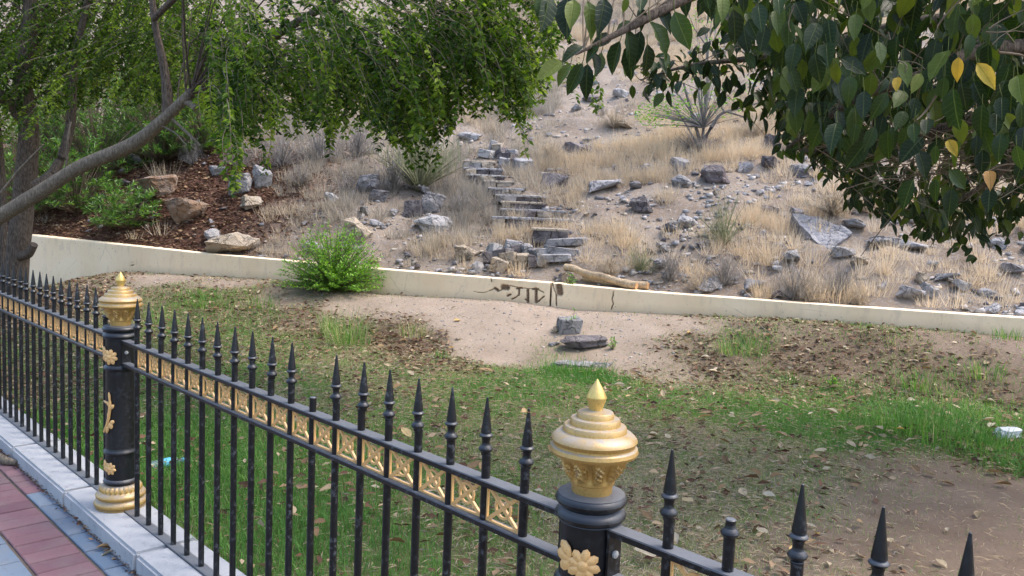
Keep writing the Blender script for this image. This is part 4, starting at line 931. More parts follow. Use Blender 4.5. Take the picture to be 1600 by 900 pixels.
# broom shrub and the bare twisted shrub
e = empty('broom_shrub', tuple(on_hill(655, 300))); n = 150; tips = rdir(n, .35, 1)*np.array([1.0, .8, 1.25])*rng.uniform(.6, 1.05, (n, 1)); Pp, R = stems_to(np.zeros(3), tips, .012, .003, .06, 6); V, F = tube_np(Pp, R, 3)
link('stem', mesh_np('stem', V, F, rng.random(len(V))), M_OLIVE, e); B = Pp[np.repeat(np.arange(n), 10), rng.integers(2, 6, n*10)]; link('twigs', mesh_np('twigs', *blades(B, rng.uniform(.15, .4, n*10), .005, rng.uniform(.1, .6, n*10), rng.uniform(0, 6.28, n*10), rng.random(n*10)*.8)), M_OLIVE, e); tag(e, 'upright grey-green broom shrub with bare stems left of the stone steps', 'shrub')
def px_path(pts): return [at_y(x, y, Y) for x, y, Y in pts]
def shrub_tree(lab):
    P = on_hill(1098, 236); Y0 = P[1]; e = empty('bare_shrub', tuple(P)); inv = Matrix.Translation(-Vector(e.location)); b = MBld()
    for pts, r0 in (([(1098, 240, 0), (1102, 215, 0), (1112, 198, -.1), (1122, 182, -.1), (1132, 174, -.1)], .045), ([(1132, 175, -.1), (1160, 168, 0), (1195, 158, .1)], .025), ([(1132, 175, -.1), (1125, 162, 0), (1116, 160, .1)], .022), ([(1135, 174, -.1), (1160, 182, 0), (1178, 192, .1)], .02),
                    ([(1096, 240, 0), (1092, 215, .1), (1085, 190, .2), (1076, 160, .2), (1068, 130, .3)], .038), ([(1097, 225, .1), (1100, 190, .1), (1104, 150, .1), (1105, 120, .2), (1106, 70, .2), (1100, 40, .3)], .028), ([(1088, 195, .1), (1100, 180, .1), (1110, 165, 0)], .018), ([(1080, 175, .2), (1062, 150, .2), (1050, 140, .2)], .016), ([(1105, 130, .2), (1120, 110, .2), (1135, 80, .3)], .014), ([(1093, 232, 0), (1075, 200, -.1), (1060, 175, -.1), (1045, 160, -.2)], .018), ([(1106, 75, .2), (1085, 45, .3), (1075, 20, .3)], .012)):
        P_ = [at_y(x, y, Y0+dy) for x, y, dy in pts]; b.tube(P_, [r0*(1-.55*i/(len(P_)-1)) for i in range(len(P_))], 7)
    o = link('branch', b.mesh('branch', 50), mat_bark('grey_bark', (.10, .085, .08), (.26, .235, .22)), e); o.matrix_parent_inverse = inv
    parts = []; B = []; A = []
    for (cx, cy, rx, ry, n) in ((1040, 175, 45, 26, 260), (1080, 150, 60, 40, 260), (1150, 150, 50, 35, 120), (1110, 40, 45, 40, 160), (1010, 180, 20, 18, 80)):
        a = rng.uniform(0, 6.28, n); r = np.sqrt(rng.random(n))
        B += [at_y(cx+rx*q*math.cos(p), cy+ry*q*math.sin(p), Y0+rng.uniform(-.5, .5)) for p, q in zip(a, r)]
    B = np.array(B); V, F, v, _ = leaves(B, rdir(len(B), -.6, .6), rdir(len(B), .3, 1), .07*rng.uniform(.6, 1.2, len(B)), .03, T4); o = link('foliage', mesh_np('foliage', V, F, v), M_BUSH, e); o.matrix_parent_inverse = inv
    n = 90; st = B[rng.integers(0, len(B), n)]; root = at_y(1098, 200, Y0); Pp, R = stems_to(root, st, .008, .003, .05, 5); V, F = tube_np(Pp, R, 3); o = link('twigs', mesh_np('twigs', V, F, rng.random(len(V))*.5), M_GREYB, e); o.matrix_parent_inverse = inv
    tag(e, lab, 'shrub')
shrub_tree('bare twisted grey shrub with a few pale green leaves on the slope')
# grass clumps and weeds of the garden
def clump(x, y, n, rad, h, dryv, lab, grp='grass clumps below the wall', w_=.006):
    P = on(x, y); o = link('grass_clump', mesh_np('grass_clump', *tuft_blades(np.zeros((1, 3)), int(n*.7), np.array([rad*1.15]), np.array([h]), w_, np.array([dryv]), (.2, 1.1), .25)), M_GRASS); o.location = P; tag(o, lab, 'grass clump', grp)
clump(545, 540, 260, .20, .50, .5, 'tall yellow-green grass clump in front of the green bush'); clump(515, 520, 70, .10, .40, .4, 'thin grass clump beside the tall yellow-green one'); clump(650, 525, 130, .16, .22, .75, 'dry brown grass clump at the edge of the dirt path'); clump(1160, 552, 220, .22, .22, .42, 'low grass clump on the leaf-strewn bank right of the dirt path')
clump(905, 580, 260, .32, .17, .12, 'green grass clump growing over the sunken grey stone'); clump(1405, 675, 200, .22, .30, .15, 'tall green grass clump amid the weeds on the right lawn edge'); clump(1470, 690, 240, .28, .34, .12, 'wide green grass clump amid fallen leaves beside the bare soil'); clump(1575, 530, 90, .12, .16, .3, 'small grass clump against the foot of the wall'); clump(1440, 610, 120, .15, .24, .3, 'grass clump on the bank under the hanging leaves'); clump(1545, 705, 160, .2, .24, .15, 'green grass clump beside the white plastic bag'); clump(1540, 590, 120, .16, .24, .35, 'yellowish grass clump on the bare bank')
clump(690, 560, 60, .08, .14, .3, 'small grass clump at the foot of the dirt path'); clump(330, 480, 150, .22, .22, .3, 'grass clump on the bank behind the gold-based post'); clump(410, 480, 120, .18, .22, .3, 'grass clump on the bank left of the green bush'); clump(1235, 600, 60, .08, .15, .2, 'small bright weed on the dark bank')
def weed(x, y, n, h, lab):
    P = on(x, y); e = leafy_shrub('weed', P, h*.9, h, n, 9, .04, .014, M_BUSH, lab, 'weed', 'small weeds by the path', False, .3)
weed(893, 520, 12, .3, 'thin green weed in front of the grey stone block'); weed(958, 548, 8, .16, 'small weed at the right end of the dark slab'); weed(890, 470, 10, .2, 'thin yellowish weed against the wall joint'); weed(1300, 610, 14, .16, 'small leafy weed on the dark bank')

# ------------------------------------------------------------------ drooping tree on the left
M_ZIZ = mat_leaf('drooping_leaf', [(0, (.028, .055, .012)), (.35, (.065, .12, .02)), (.7, (.145, .22, .03)), (1, (.32, .39, .06))], .45, 'attr', False, .5, .22)
base = np.array([*at_y(22, 480, 10.2)[:2], 0]); base[2] = float(ground(base[0], base[1]))-.05
ltree = empty('drooping_tree', tuple(base)); LI = Matrix.Translation(-Vector(ltree.location))
tag(ltree, 'leaning tree with a drooping small-leaved crown, its dark trunk before the wall', 'tree')
def lpart(name, data, mat): o = link(name, data, mat, ltree); o.matrix_parent_inverse = LI; return o
def limb(pts, rad, n=12, seed=0, knob=.06):
    P = np.array(px_path(pts)); k = len(P); u = np.linspace(0, k-1, 6*(k-1)+1); Q = np.stack([np.interp(u, range(k), P[:, i]) for i in range(3)], -1)
    for _ in range(3): Q[1:-1] = (Q[:-2]+2*Q[1:-1]+Q[2:])/4
    R = np.interp(u, range(k), rad); R = R*(1+knob*2*fbm(u*1.3, u*0+seed, seed, 2))
    b = MBld().tube(Q, R, n); b.v = [tuple(np.array(v)+.010*np.array([float(fbm(v[0]*9, v[2]*3, seed, 2)), float(fbm(v[1]*9, v[2]*3, seed+5, 2)), 0])) for v in b.v]
    return b.mesh('limb', 60), Q
b0 = tuple(base)
tr_mesh, tq = limb([(20, 500, 10.2), (24, 440, 10.2), (30, 380, 10.15), (36, 320, 10.1), (42, 260, 10.0), (46, 200, 9.9), (34, 120, 9.7), (50, 20, 9.5), (40, -120, 9.3)], [.17, .145, .135, .125, .12, .11, .10, .08, .05], 14, 3)
lpart('trunk', tr_mesh, M_BARK)
l2, lq = limb([(-150, 520, 9.0), (-110, 430, 8.9), (-50, 368, 8.8), (0, 338, 8.7), (60, 302, 8.6), (120, 262, 8.5), (175, 240, 8.4), (215, 222, 8.3), (255, 188, 8.2), (298, 146, 8.1)], [.12, .10, .09, .078, .073, .069, .069, .065, .058, .046], 12, 5)
lpart('limb', l2, M_BARK2)
for i, (pts, rad) in enumerate(([[(262, 182, 8.2), (262, 150, 8.2), (258, 110, 8.2), (240, 30, 8.1), (230, -120, 8.0)], [.055, .05, .04, .03, .02]], [[(284, 158, 8.15), (298, 162, 8.1), (306, 170, 8.05)], [.035, .032, .030]], [[(265, 182, 8.2), (290, 205, 8.1), (314, 228, 8.0)], [.016, .014, .010]],
                                [[(250, 195, 8.2), (275, 208, 8.1), (290, 226, 8.0)], [.010, .008, .006]], [[(52, 292, 9.4), (80, 275, 9.5), (100, 240, 9.6), (112, 190, 9.6), (115, 100, 9.5), (150, -60, 9.3)], [.06, .06, .055, .05, .04, .03]], [[(0, 303, 8.4), (30, 265, 8.4), (68, 226, 8.3)], [.014, .012, .008]], [[(104, 258, 8.5), (106, 215, 8.4), (110, 190, 8.4)], [.012, .010, .008]],
                                [[(30, 400, 10.1), (45, 398, 10.0), (53, 382, 9.95)], [.06, .05, .045]], [[(4, 430, 10.6), (5, 350, 10.6), (2, 268, 10.6), (-8, 150, 10.4), (-10, 0, 10.2)], [.055, .05, .05, .045, .04]], [[(4, 500, 10.6), (4, 430, 10.6)], [.06, .055]], [[(46, 200, 9.9), (20, 165, 9.8), (0, 150, 9.6), (-60, 60, 9.3)], [.08, .07, .06, .04]], [[(298, 146, 8.1), (420, 60, 7.8), (560, -20, 7.4), (700, -60, 7.0)], [.05, .04, .03, .018]],
                                [[(240, 30, 8.1), (330, -60, 7.6), (480, -110, 7.2), (620, -120, 6.8)], [.03, .03, .025, .015]])):
    me, _ = limb(pts, rad, 9, 11+i); lpart('limb', me, M_BARK2 if i in (1, 2, 3, 5, 6) else M_BARK)
YB_X = [-200, 0, 60, 100, 150, 200, 250, 300, 340, 380, 430, 480, 540, 600, 650, 700, 730, 780, 830, 850, 868, 880]
YB_Y = [240, 215, 200, 180, 165, 160, 165, 190, 222, 222, 205, 200, 205, 215, 225, 200, 172, 178, 195, 150, 90, -10]
n1, n2 = 1900, 800
ex = rng.uniform(-220, 872, n1+n2); yb = np.interp(ex, YB_X, YB_Y); ey = np.concatenate([yb[:n1]+12-np.abs(rng.normal(0, 95, n1)), rng.uniform(-520, 0, n2)])
eY = rng.uniform(5.8, 9.6, n1+n2); eY = np.where(ex > 600, rng.uniform(5.6, 7.6, n1+n2), eY); eY = np.where(ex < 330, rng.uniform(8.7, 11.5, n1+n2), eY)
clmp = vnoise(ex*.02, ey*.008, 131)
kp = ((clmp > .28) | (rng.random(n1+n2) < .4)) & ((ex > 320) | (ey < -20) | (rng.random(n1+n2) < .5)); ex, ey, eY = ex[kp], ey[kp], eY[kp]
extra = [(362, 305, 5.6), (365, 296, 5.65), (358, 285, 5.6), (366, 300, 5.55), (360, 270, 5.6), (415, 270, 6.4), (418, 262, 6.4), (512, 236, 6.3), (515, 245, 6.3), (590, 235, 6.2), (640, 262, 6.0), (650, 268, 6.0), (660, 270, 6.1), (670, 258, 6.0), (690, 245, 6.1), (680, 265, 6.0), (655, 250, 5.9), (700, 225, 6.0), (822, 243, 6.0), (825, 232, 6.0), (818, 215, 6.0), (850, 130, 6.0), (846, 160, 6.0), (905, 165, 6.6), (930, 175, 6.6), (935, 170, 6.6), (380, 265, 5.8), (372, 250, 5.8), (340, 240, 6.2), (625, 232, 6.1), (610, 225, 6.1), (668, 240, 6.1), (645, 240, 6.1), (900, 120, 6.6), (885, 60, 6.5)]
n3 = 1100; ex = np.concatenate([ex, rng.uniform(-220, 340, n3)]); ey = np.concatenate([ey, rng.uniform(-60, 175, n3)]); eY = np.concatenate([eY, rng.uniform(9.2, 12.2, n3)])
ex = np.concatenate([ex, [e_[0] for e_ in extra]]); ey = np.concatenate([ey, [e_[1] for e_ in extra]]); eY = np.concatenate([eY, [e_[2] for e_ in extra]])
E_ = np.array([at_y(a, b_, c) for a, b_, c in zip(ex, ey, eY)]); nS = len(E_)
ln = rng.uniform(.45, 1.15, nS); cen = np.array([-3.2, 8.6, 4.6]); inw = nrm((cen-E_)*np.array([1, 1, 0])); K = 7; s = np.linspace(0, 1, K)
jit = rng.normal(0, .12, (nS, 2))
St = E_[:, None, :]+inw[:, None, :]*(.55*ln[:, None]*(1-s)**2)[..., None]+np.array([0, 0, 1.])*(ln[:, None]*(1-s)*(1-.35*(1-s)))[..., None]
St[:, :, :2] += jit[:, None, :]*np.sin(s*math.pi)[None, :, None]*.5
V, F = tube_np(St, np.linspace(.0045, .0012, K)[None]*np.ones((nS, 1)), 3)
o = lpart('twigs', mesh_np('twigs', V, F, rng.random(len(V))), M_TWIG)
per = 52; i = np.repeat(np.arange(nS), per); n = len(i); u = rng.random(n)**.8*(K-1.001); u0 = u.astype(int); fr = (u-u0)[:, None]; B = St[i, u0]*(1-fr)+St[i, u0+1]*fr
A = nrm(rdir(n, -.4, .4)*1.0+np.array([0, 0, -.55])); Nn = nrm(rdir(n, -.2, 1)+np.array([0, 0, .5])); tone = np.clip(np.repeat(rng.normal(.45, .28, nS), per)+rng.normal(0, .2, n), 0, 1)
V, F, v, _ = leaves(B, A, Nn, rng.uniform(.034, .070, n), rng.uniform(.018, .031, n), T4, tone)
tag(lpart('foliage', mesh_np('foliage', V, F, v), M_ZIZ), kind='stuff')
# inner branches of the crown
nb = 70; st = St[rng.integers(0, nS, nb), 0]; src = np.concatenate([tq[30:], lq[30:]]); near = np.array([np.argsort(((src-q)**2).sum(1)+rng.random(len(src))*.6)[0] for q in st]); root = src[near]
s = np.linspace(0, 1, 7)[None, :, None]; mid = (root+st)/2+np.array([0, 0, .45])+rng.normal(0, .28, (nb, 3)); Pp = (1-s)**2*root[:, None]+2*s*(1-s)*mid[:, None]+s*s*st[:, None]
V, F = tube_np(Pp, np.linspace(.012, .003, 7)[None]*rng.uniform(.5, 1.3, (nb, 1)), 5); lpart('branches', mesh_np('branches', V, F, rng.random(len(V))*.5), M_BARK)

# ------------------------------------------------------------------ big-leaved tree on the right
BST = [(0, (.010, .021, .006)), (.45, (.020, .040, .009)), (.75, (.045, .075, .012)), (.93, (.11, .145, .016)), (1, (.17, .19, .02))]
M_BIG = mat_leaf('big_leaf', BST, .22, 'object', True, .42, .32); M_BIGF = mat_leaf('big_leaf_mass', BST, .22, 'attr', True, .42, .32)
M_YEL = mat_leaf('yellow_leaf', [(0, (.55, .36, .04)), (1, (.62, .44, .06))], .35, 'object', True, .5, .3, (.3, .25, .1))
M_ORG = mat_leaf('withered_leaf', [(0, (.36, .18, .06)), (1, (.45, .25, .08))], .3, 'object', True, .6, .2, (.3, .2, .1))
rt_base = np.array([4.6, 4.9, 0]); rt_base[2] = float(garden(4.6, 4.9))-.05
rtree = empty('big_leaved_tree', tuple(rt_base)); RI = Matrix.Translation(-Vector(rtree.location)); tag(rtree, 'tree with large glossy leaves hanging over the garden, a few leaves turned yellow', 'tree')
def rpart(name, data, mat): o = link(name, data, mat, rtree); o.matrix_parent_inverse = RI; return o
def wtube(pts, rad, n=10): return MBld().tube(pts, rad, n).mesh('limb', 60)
top = rt_base+np.array([-.15, -.1, 2.5])
rpart('trunk', wtube([rt_base, rt_base+np.array([.04, .03, .8]), rt_base+np.array([-.05, 0, 1.7]), top], [.15, .12, .11, .10], 14), M_BARK)
def rl(pts, r0, r1, m=M_BARK):
    P = [top]+px_path(pts); k = len(P); u = np.linspace(0, k-1, 5*(k-1)+1); Q = np.stack([np.interp(u, range(k), [p[i] for p in P]) for i in range(3)], -1)
    for _ in range(3): Q[1:-1] = (Q[:-2]+2*Q[1:-1]+Q[2:])/4
    rpart('limb', wtube(Q, np.linspace(r0, r1, len(Q)), 7), m); return Q
LA = rl([(1500, -160, 4.0), (1280, -90, 3.5), (1120, -30, 3.2), (1025, 20, 3.05), (960, 55, 3.0), (900, 85, 2.95)], .05, .004)
LB = rl([(1480, 20, 4.9), (1330, 60, 5.2), (1200, 90, 5.4), (1080, 100, 5.6), (1000, 125, 5.7)], .05, .004, M_BARK2)
LC = rl([(1560, 60, 4.2), (1440, 120, 3.9), (1340, 150, 4.0), (1230, 230, 4.6)], .05, .008)
LD = rl([(1590, 160, 4.6), (1480, 200, 4.6), (1330, 240, 4.9), (1250, 235, 5.1)], .05, .010)
LE = rl([(1620, 220, 4.9), (1540, 290, 5.1), (1450, 340, 5.3)], .05, .006, M_BARK2)
LF = rl([(1700, -100, 4.2), (1500, -200, 4.0), (1300, -260, 4.2)], .05, .01)
# single leaves: base -> tip in pixels, depth
def big_mesh(k):
    r = np.random.default_rng(k); Tm = leaf_template([(0, .02), (.08, .2), (.2, .40), (.36, .5), (.52, .49), (.68, .40), (.84, .21), (.94, .08), (1, .01)], .12+.2*r.random(), .05+.30*r.random(), .012+.02*r.random())
    V, F, uv = Tm; me = mesh_np('big_leaf', V, F, None, uv, True); return me
BM = {m: [big_mesh(i) for i in range(5)] for m in ('g', 'y', 'o')}
for k_, mt in (('g', M_BIG), ('y', M_YEL), ('o', M_ORG)):
    for me in BM[k_]: me.materials.append(mt)
nleaf = 0; PETI = []
def big_leaf(b_, t_, wr=.5, key='g', roll=None, lab=None):
    global nleaf
    b_, t_ = np.asarray(b_), np.asarray(t_); A = t_-b_; L = np.linalg.norm(A); A = A/L
    view = nrm(CP-b_); Nn = view+np.array([0, 0, .8])+(rng.normal(0, .32, 3) if roll is None else roll); Sd = nrm(np.cross(Nn, A)); Nn = np.cross(A, Sd)
    o = link('leaf', random.choice(BM[key]), None, rtree); o.matrix_parent_inverse = RI; W = L*wr
    o.matrix_basis = Matrix(((A[0]*L, Sd[0]*W, Nn[0]*L, b_[0]), (A[1]*L, Sd[1]*W, Nn[1]*L, b_[1]), (A[2]*L, Sd[2]*W, Nn[2]*L, b_[2]), (0, 0, 0, 1)))
    if lab: o['label'] = lab
    PETI.append((b_, nrm(np.array([0, 0, .7])-A*.6+rng.normal(0, .2, 3)))); nleaf += 1; return o
c3 = lambda x, y: (830+x/3.75, y/3.75)
for x0, y0, x1, y1 in ((180, 360, 30, 460), (230, 375, 150, 500), (300, 370, 205, 560), (330, 375, 315, 580), (410, 310, 380, 450), (520, 240, 460, 440), (560, 170, 600, 400), (600, 250, 565, 480), (680, 260, 690, 450), (700, 130, 820, 340), (740, 20, 830, 170), (840, 70, 930, 290), (640, 40, 650, 180), (580, 120, 490, 200), (470, 210, 360, 260), (400, 270, 300, 360), (330, 10, 380, 210), (430, -10, 400, 200), (215, -20, 200, 225), (110, -30, 70, 180), (60, -20, 50, 110), (650, -40, 640, 60), (560, -20, 540, 80), (1110, -30, 1140, 100), (1240, -40, 1250, 80), (1330, 20, 1350, 180), (1450, -30, 1455, 80), (300, 270, 180, 330), (640, 180, 600, 390), (780, 300, 800, 400), (360, 300, 395, 440), (250, 0, 230, 160)):
    Yd = rng.uniform(2.9, 3.15); big_leaf(at_y(*c3(x0, y0), Yd), at_y(*c3(x1, y1), Yd-rng.uniform(-.03, .06)), rng.uniform(.40, .50))
c4 = lambda x, y: (1180+x/3.75, y/3.75)
for x0, y0, x1, y1, k_ in ((200, 110, 190, 300, 'g'), (370, 130, 300, 290, 'g'), (430, 115, 440, 280, 'g'), (590, 80, 580, 230, 'g'), (350, 310, 380, 490, 'g'), (470, 370, 480, 500, 'g'), (500, 340, 660, 430, 'g'), (720, 240, 750, 370, 'g'), (1130, 290, 1010, 460, 'g'), (1190, 335, 1180, 475, 'y'), (1300, 370, 1410, 520, 'y'), (1110, 450, 1090, 585, 'g'), (1160, 515, 1180, 770, 'g'), (970, 430, 920, 540, 'g'), (870, 530, 820, 620, 'g'), (770, 460, 740, 540, 'g'), (560, 440, 540, 610, 'g'), (640, 530, 630, 700, 'g'), (770, 540, 680, 700, 'g'), (1010, 695, 1000, 775, 'g'), (880, 650, 820, 760, 'g'), (930, 720, 930, 830, 'g'), (700, 740, 640, 890, 'g'), (590, 720, 570, 850, 'g'), (480, 720, 430, 860, 'g'), (500, 790, 490, 890, 'g'), (1330, 610, 1310, 810, 'g'), (1420, 650, 1410, 780, 'g'), (1560, 680, 1500, 830, 'g'), (1440, 780, 1420, 940, 'g'), (1300, 790, 1290, 920, 'g'), (835, 450, 825, 530, 'y'), (1130, 820, 1180, 910, 'y'), (1060, 850, 1050, 970, 'g'), (1540, 440, 1560, 600, 'g'), (1530, 850, 1560, 1000, 'g'), (1370, 1000, 1380, 1080, 'o'), (120, 60, 140, 170, 'g'), (60, 150, 30, 300, 'g'), (240, 250, 200, 420, 'g'), (420, 250, 420, 380, 'g'), (860, 350, 900, 500, 'g'), (1260, 200, 1250, 330, 'g')):
    Yd = rng.uniform(3.3, 3.6); big_leaf(at_y(*c4(x0, y0), Yd), at_y(*c4(x1, y1), Yd-rng.uniform(-.02, .08)), rng.uniform(.42, .54), k_, None, {'y': 'leaf turned yellow', 'o': 'withered orange-brown leaf'}.get(k_))
YB2_X = [1060, 1080, 1120, 1160, 1200, 1215, 1225, 1260, 1300, 1340, 1400, 1450, 1500, 1560, 1600, 2100]
YB2_Y = [-20, 10, 50, 100, 130, 170, 215, 240, 262, 288, 335, 350, 362, 350, 335, 330]
def big_region(n, x0, x1, y0, inset=6):
    out = []
    while len(out) < n:
        x = rng.uniform(x0, x1); y = rng.uniform(y0, 370)
        if 1330 < x < 1590 and 222 < y < 305 and rng.random() < .8: continue
        if y < np.interp(x, YB2_X, YB2_Y)-inset: out.append((x, y))
    return out
for x, y in big_region(300-nleaf, 1120, 1610, -10, 55):
    Yd = rng.uniform(3.5, 4.3); L = rng.uniform(.10, .15); b_ = at_y(x, y, Yd); big_leaf(b_, b_+nrm(np.array([rng.normal(0, .35), rng.normal(0, .3), -1]))*L, rng.uniform(.44, .58))
# the rest of the leaves
Bs = []; As = []; Ls = []
def mass(pts, Y0, Y1, L0, L1, dn=1.0, per=1, spread=.0):
    for x, y in pts:
        c = at_y(x, y, rng.uniform(Y0, Y1))
        for _ in range(per):
            Bs.append(c+rng.normal(0, spread, 3) if spread else c); As.append(nrm(np.array([rng.normal(0, .5), rng.normal(0, .5), -dn*rng.random()-.2]))); Ls.append(rng.uniform(L0, L1))
mass(big_region(2900, 1100, 2000, -40, 22), 4.2, 6.4, .10, .14, 1)
mass(big_region(850, 1215, 1950, 100, 4), 4.8, 6.2, .06, .10, 1)
mass([(rng.uniform(1320, 1680), rng.uniform(205, 315)) for _ in range(420)], 5.6, 6.8, .08, .12)
for _ in range(110):
    x = rng.uniform(1270, 1620); mass([(x, np.interp(x, YB2_X, YB2_Y)-rng.uniform(-12, 45))], 4.9, 5.9, .06, .095, 1, 5, .05)
mass([(rng.uniform(1215, 1330), rng.uniform(150, 238)) for _ in range(260)], 5.6, 6.6, .08, .12, .6)
for q in LB[12:]:
    for _ in range(9): Bs.append(q+rng.normal(0, .05, 3)+np.array([0, 0, rng.uniform(-.02, .07)])); As.append(nrm(np.array([rng.normal(0, .6), rng.normal(0, .5), rng.uniform(-1, .25)]))); Ls.append(rng.uniform(.07, .11))
for x, y in ((1050, 120), (1120, 130), (1150, 110), (1180, 150), (1165, 145), (1200, 120), (1225, 140), (1210, 155), (1130, 75), (1090, 90), (1030, 110), (1240, 90)): mass([(x, y)], 5.3, 5.6, .08, .12, 1, 10, .07)
nn = 2600; cx = rng.uniform(900, 1950, nn); cy = rng.uniform(-560, -15, nn)
for x, y in zip(cx, cy):
    if x > 1060-(y+15)*-.1 or y < -90: mass([(x, y)], 3.4 if x > 1200 else 3.2, 6.6, .11, .15, .8)
Bs = np.array(Bs); As = np.array(As); Ls = np.array(Ls); n = len(Bs)
V, F, v, uv = leaves(Bs, As, nrm(rdir(n, .0, 1)+np.array([0, -.3, .6])), Ls, Ls*rng.uniform(.42, .56, n), LMID)
tag(rpart('foliage', mesh_np('foliage', V, F, v, uv, True), M_BIGF), kind='stuff')
# petioles and twigs
PB = np.array([p[0] for p in PETI]); PD = np.array([p[1] for p in PETI]); L0 = rng.uniform(.02, .05, len(PB))[:, None]
Pp = np.stack([PB, PB+PD*L0*.5, PB+PD*L0+np.array([0, 0, .012])], 1); V, F = tube_np(Pp, np.full((len(PB), 3), .0017), 3); o = tag(rpart('petioles', mesh_np('petioles', V, F, np.full(len(V), .6)), mat_ramp('petiole', [(0, (.06, .09, .02)), (1, (.14, .15, .05))])), kind='stuff')
tw = []
for _ in range(230):
    x0, y0 = rng.uniform(1400, 1640), rng.uniform(195, 285); Yd = rng.uniform(4.2, 5.2); a = at_y(x0, y0, Yd); tw.append((a, a+np.array([rng.uniform(-.40, .05), rng.normal(0, .25), rng.uniform(-.16, .10)]), rng.uniform(.0015, .004)))
for x0, y0, x1, y1, r in ((1388, 50, 1403, 95, .004), (1403, 95, 1407, 125, .003), (1405, 95, 1445, 108, .003), (1462, 150, 1432, 188, .006), (1470, 155, 1460, 190, .003), (1560, 82, 1600, 90, .006), (1520, 38, 1562, 82, .003), (1540, 50, 1600, 35, .003), (1545, 45, 1600, 15, .003), (1500, 0, 1465, 45, .003), (1290, 215, 1255, 232, .007), (1415, 310, 1345, 400, .004), (1430, 320, 1425, 250, .004), (1555, 250, 1535, 310, .007), (1510, 265, 1535, 308, .005), (1240, 10, 1236, 50, .003), (1560, 40, 1580, 80, .003), (1550, 70, 1600, 50, .002)):
    Yd = rng.uniform(3.4, 3.7) if y0 < 200 else 4.9; tw.append((at_y(x0, y0, Yd), at_y(x1, y1, Yd), r))
for _ in range(170):
    q = [LA, LB, LC, LD, LE, LF][rng.integers(0, 6)]; a = q[rng.integers(len(q)//3, len(q))]; tw.append((a, Bs[np.argmin(((Bs-a-rng.normal(0, .35, 3))**2).sum(1))], .003))
ta = np.array([q[0] for q in tw]); tb = np.array([q[1] for q in tw]); rr = np.array([q[2] for q in tw]); s = np.linspace(0, 1, 5)[None, :, None]
Pp = ta[:, None]*(1-s)+tb[:, None]*s+np.sin(s*math.pi)*rng.normal(0, .02, (len(tw), 1, 3)); V, F = tube_np(Pp, rr[:, None]*np.linspace(1, .6, 5)[None], 4); rpart('twigs', mesh_np('twigs', V, F, .15+.6*rng.random(len(V))), M_TWIG)

# ------------------------------------------------------------------ fallen leaves and litter
M_FALL = mat_leaf('fallen_leaf', [(0, (.17, .10, .055)), (.35, (.32, .21, .11)), (.65, (.45, .36, .24)), (.9, (.52, .45, .34)), (1, (.55, .34, .08))], .15, 'object', True, .7, .2, (.3, .26, .15))
M_LITT = mat_leaf('litter_leaf', [(0, (.085, .045, .032)), (.35, (.17, .095, .06)), (.65, (.30, .20, .12)), (.9, (.43, .34, .23)), (1, (.50, .42, .30))], .1, 'attr', False, .8, .15, (.3, .26, .2))
FM = []
for k_ in range(5):
    r = np.random.default_rng(40+k_); Tm = leaf_template([(0, .03), (.15, .32), (.4, .5), (.65, .42), (.85, .2), (1, .02)], .1+.3*r.random(), -.15+.3*r.random(), .03*r.random()); FM.append(mesh_np('fallen_leaf', Tm[0], Tm[1], None, Tm[2], True)); FM[-1].materials.append(M_FALL)
def fallen(x, y, L, lab, grp, z=None):
    P = on(x, y) if z is None else z; o = link('fallen_leaf', random.choice(FM), None); o.location = (P[0], P[1], P[2]+(.02+.008*float(field([P[0]], [P[1]])[0, 2]*field([P[0]], [P[1]])[0, 0]) if z is None else .025)); o.scale = (L, L*random.uniform(.4, .6), L); o.rotation_euler = (random.uniform(-.5, .5), random.uniform(-.4, .4), random.uniform(0, 6.28)); tag(o, lab, 'leaf', grp)
FZ = ['on the lawn behind the fence panel missing a spike', 'on the lawn between the gold cap and the bank', 'on the leaf-strewn bank right of the dirt path', 'in the weeds beside the white plastic bag', 'on the thin dry lawn behind the broken spike', 'on the bank in front of the green bush', 'on the grass at the foot of the dirt path', 'on the bank behind the gold-based post', 'on the dark bank below the wall', 'on the bare soil behind the fence']
zones = [(440, 860, 560, 880, 40), (1000, 1350, 600, 760, 45), (1050, 1250, 520, 600, 26), (1350, 1590, 600, 720, 34), (1000, 1400, 760, 890, 22), (500, 720, 480, 570, 24), (880, 1020, 590, 640, 16), (240, 440, 450, 540, 14), (1250, 1590, 520, 600, 20), (1350, 1580, 740, 890, 10)]
for zi, (x0, x1, y0, y1, n) in enumerate(zones):
    for _ in range(n): fallen(rng.uniform(x0, x1), rng.uniform(y0, y1), rng.uniform(.05, .11), 'curled dry leaf fallen '+FZ[zi], 'fallen leaves on the ground')
for x, y, L in ((448, 542, .2), (748, 582, .16)): fallen(x, y, L, 'large curled orange-brown leaf lying apart from the rest on the grass', 'large fallen leaves on the grass')
for x, y in ((160, 865), (178, 868), (172, 862)): fallen(x, y, .06, 'small dry leaf fallen on the pavers beside the kerb', 'leaves on the pavement', at_z(x, y, PAVE-.01))
q = fpt(18*SP, 0, 1.135); fallen(0, 0, .05, 'small brown leaf caught on the tip of a fence spike', 'leaf on the spike', q)
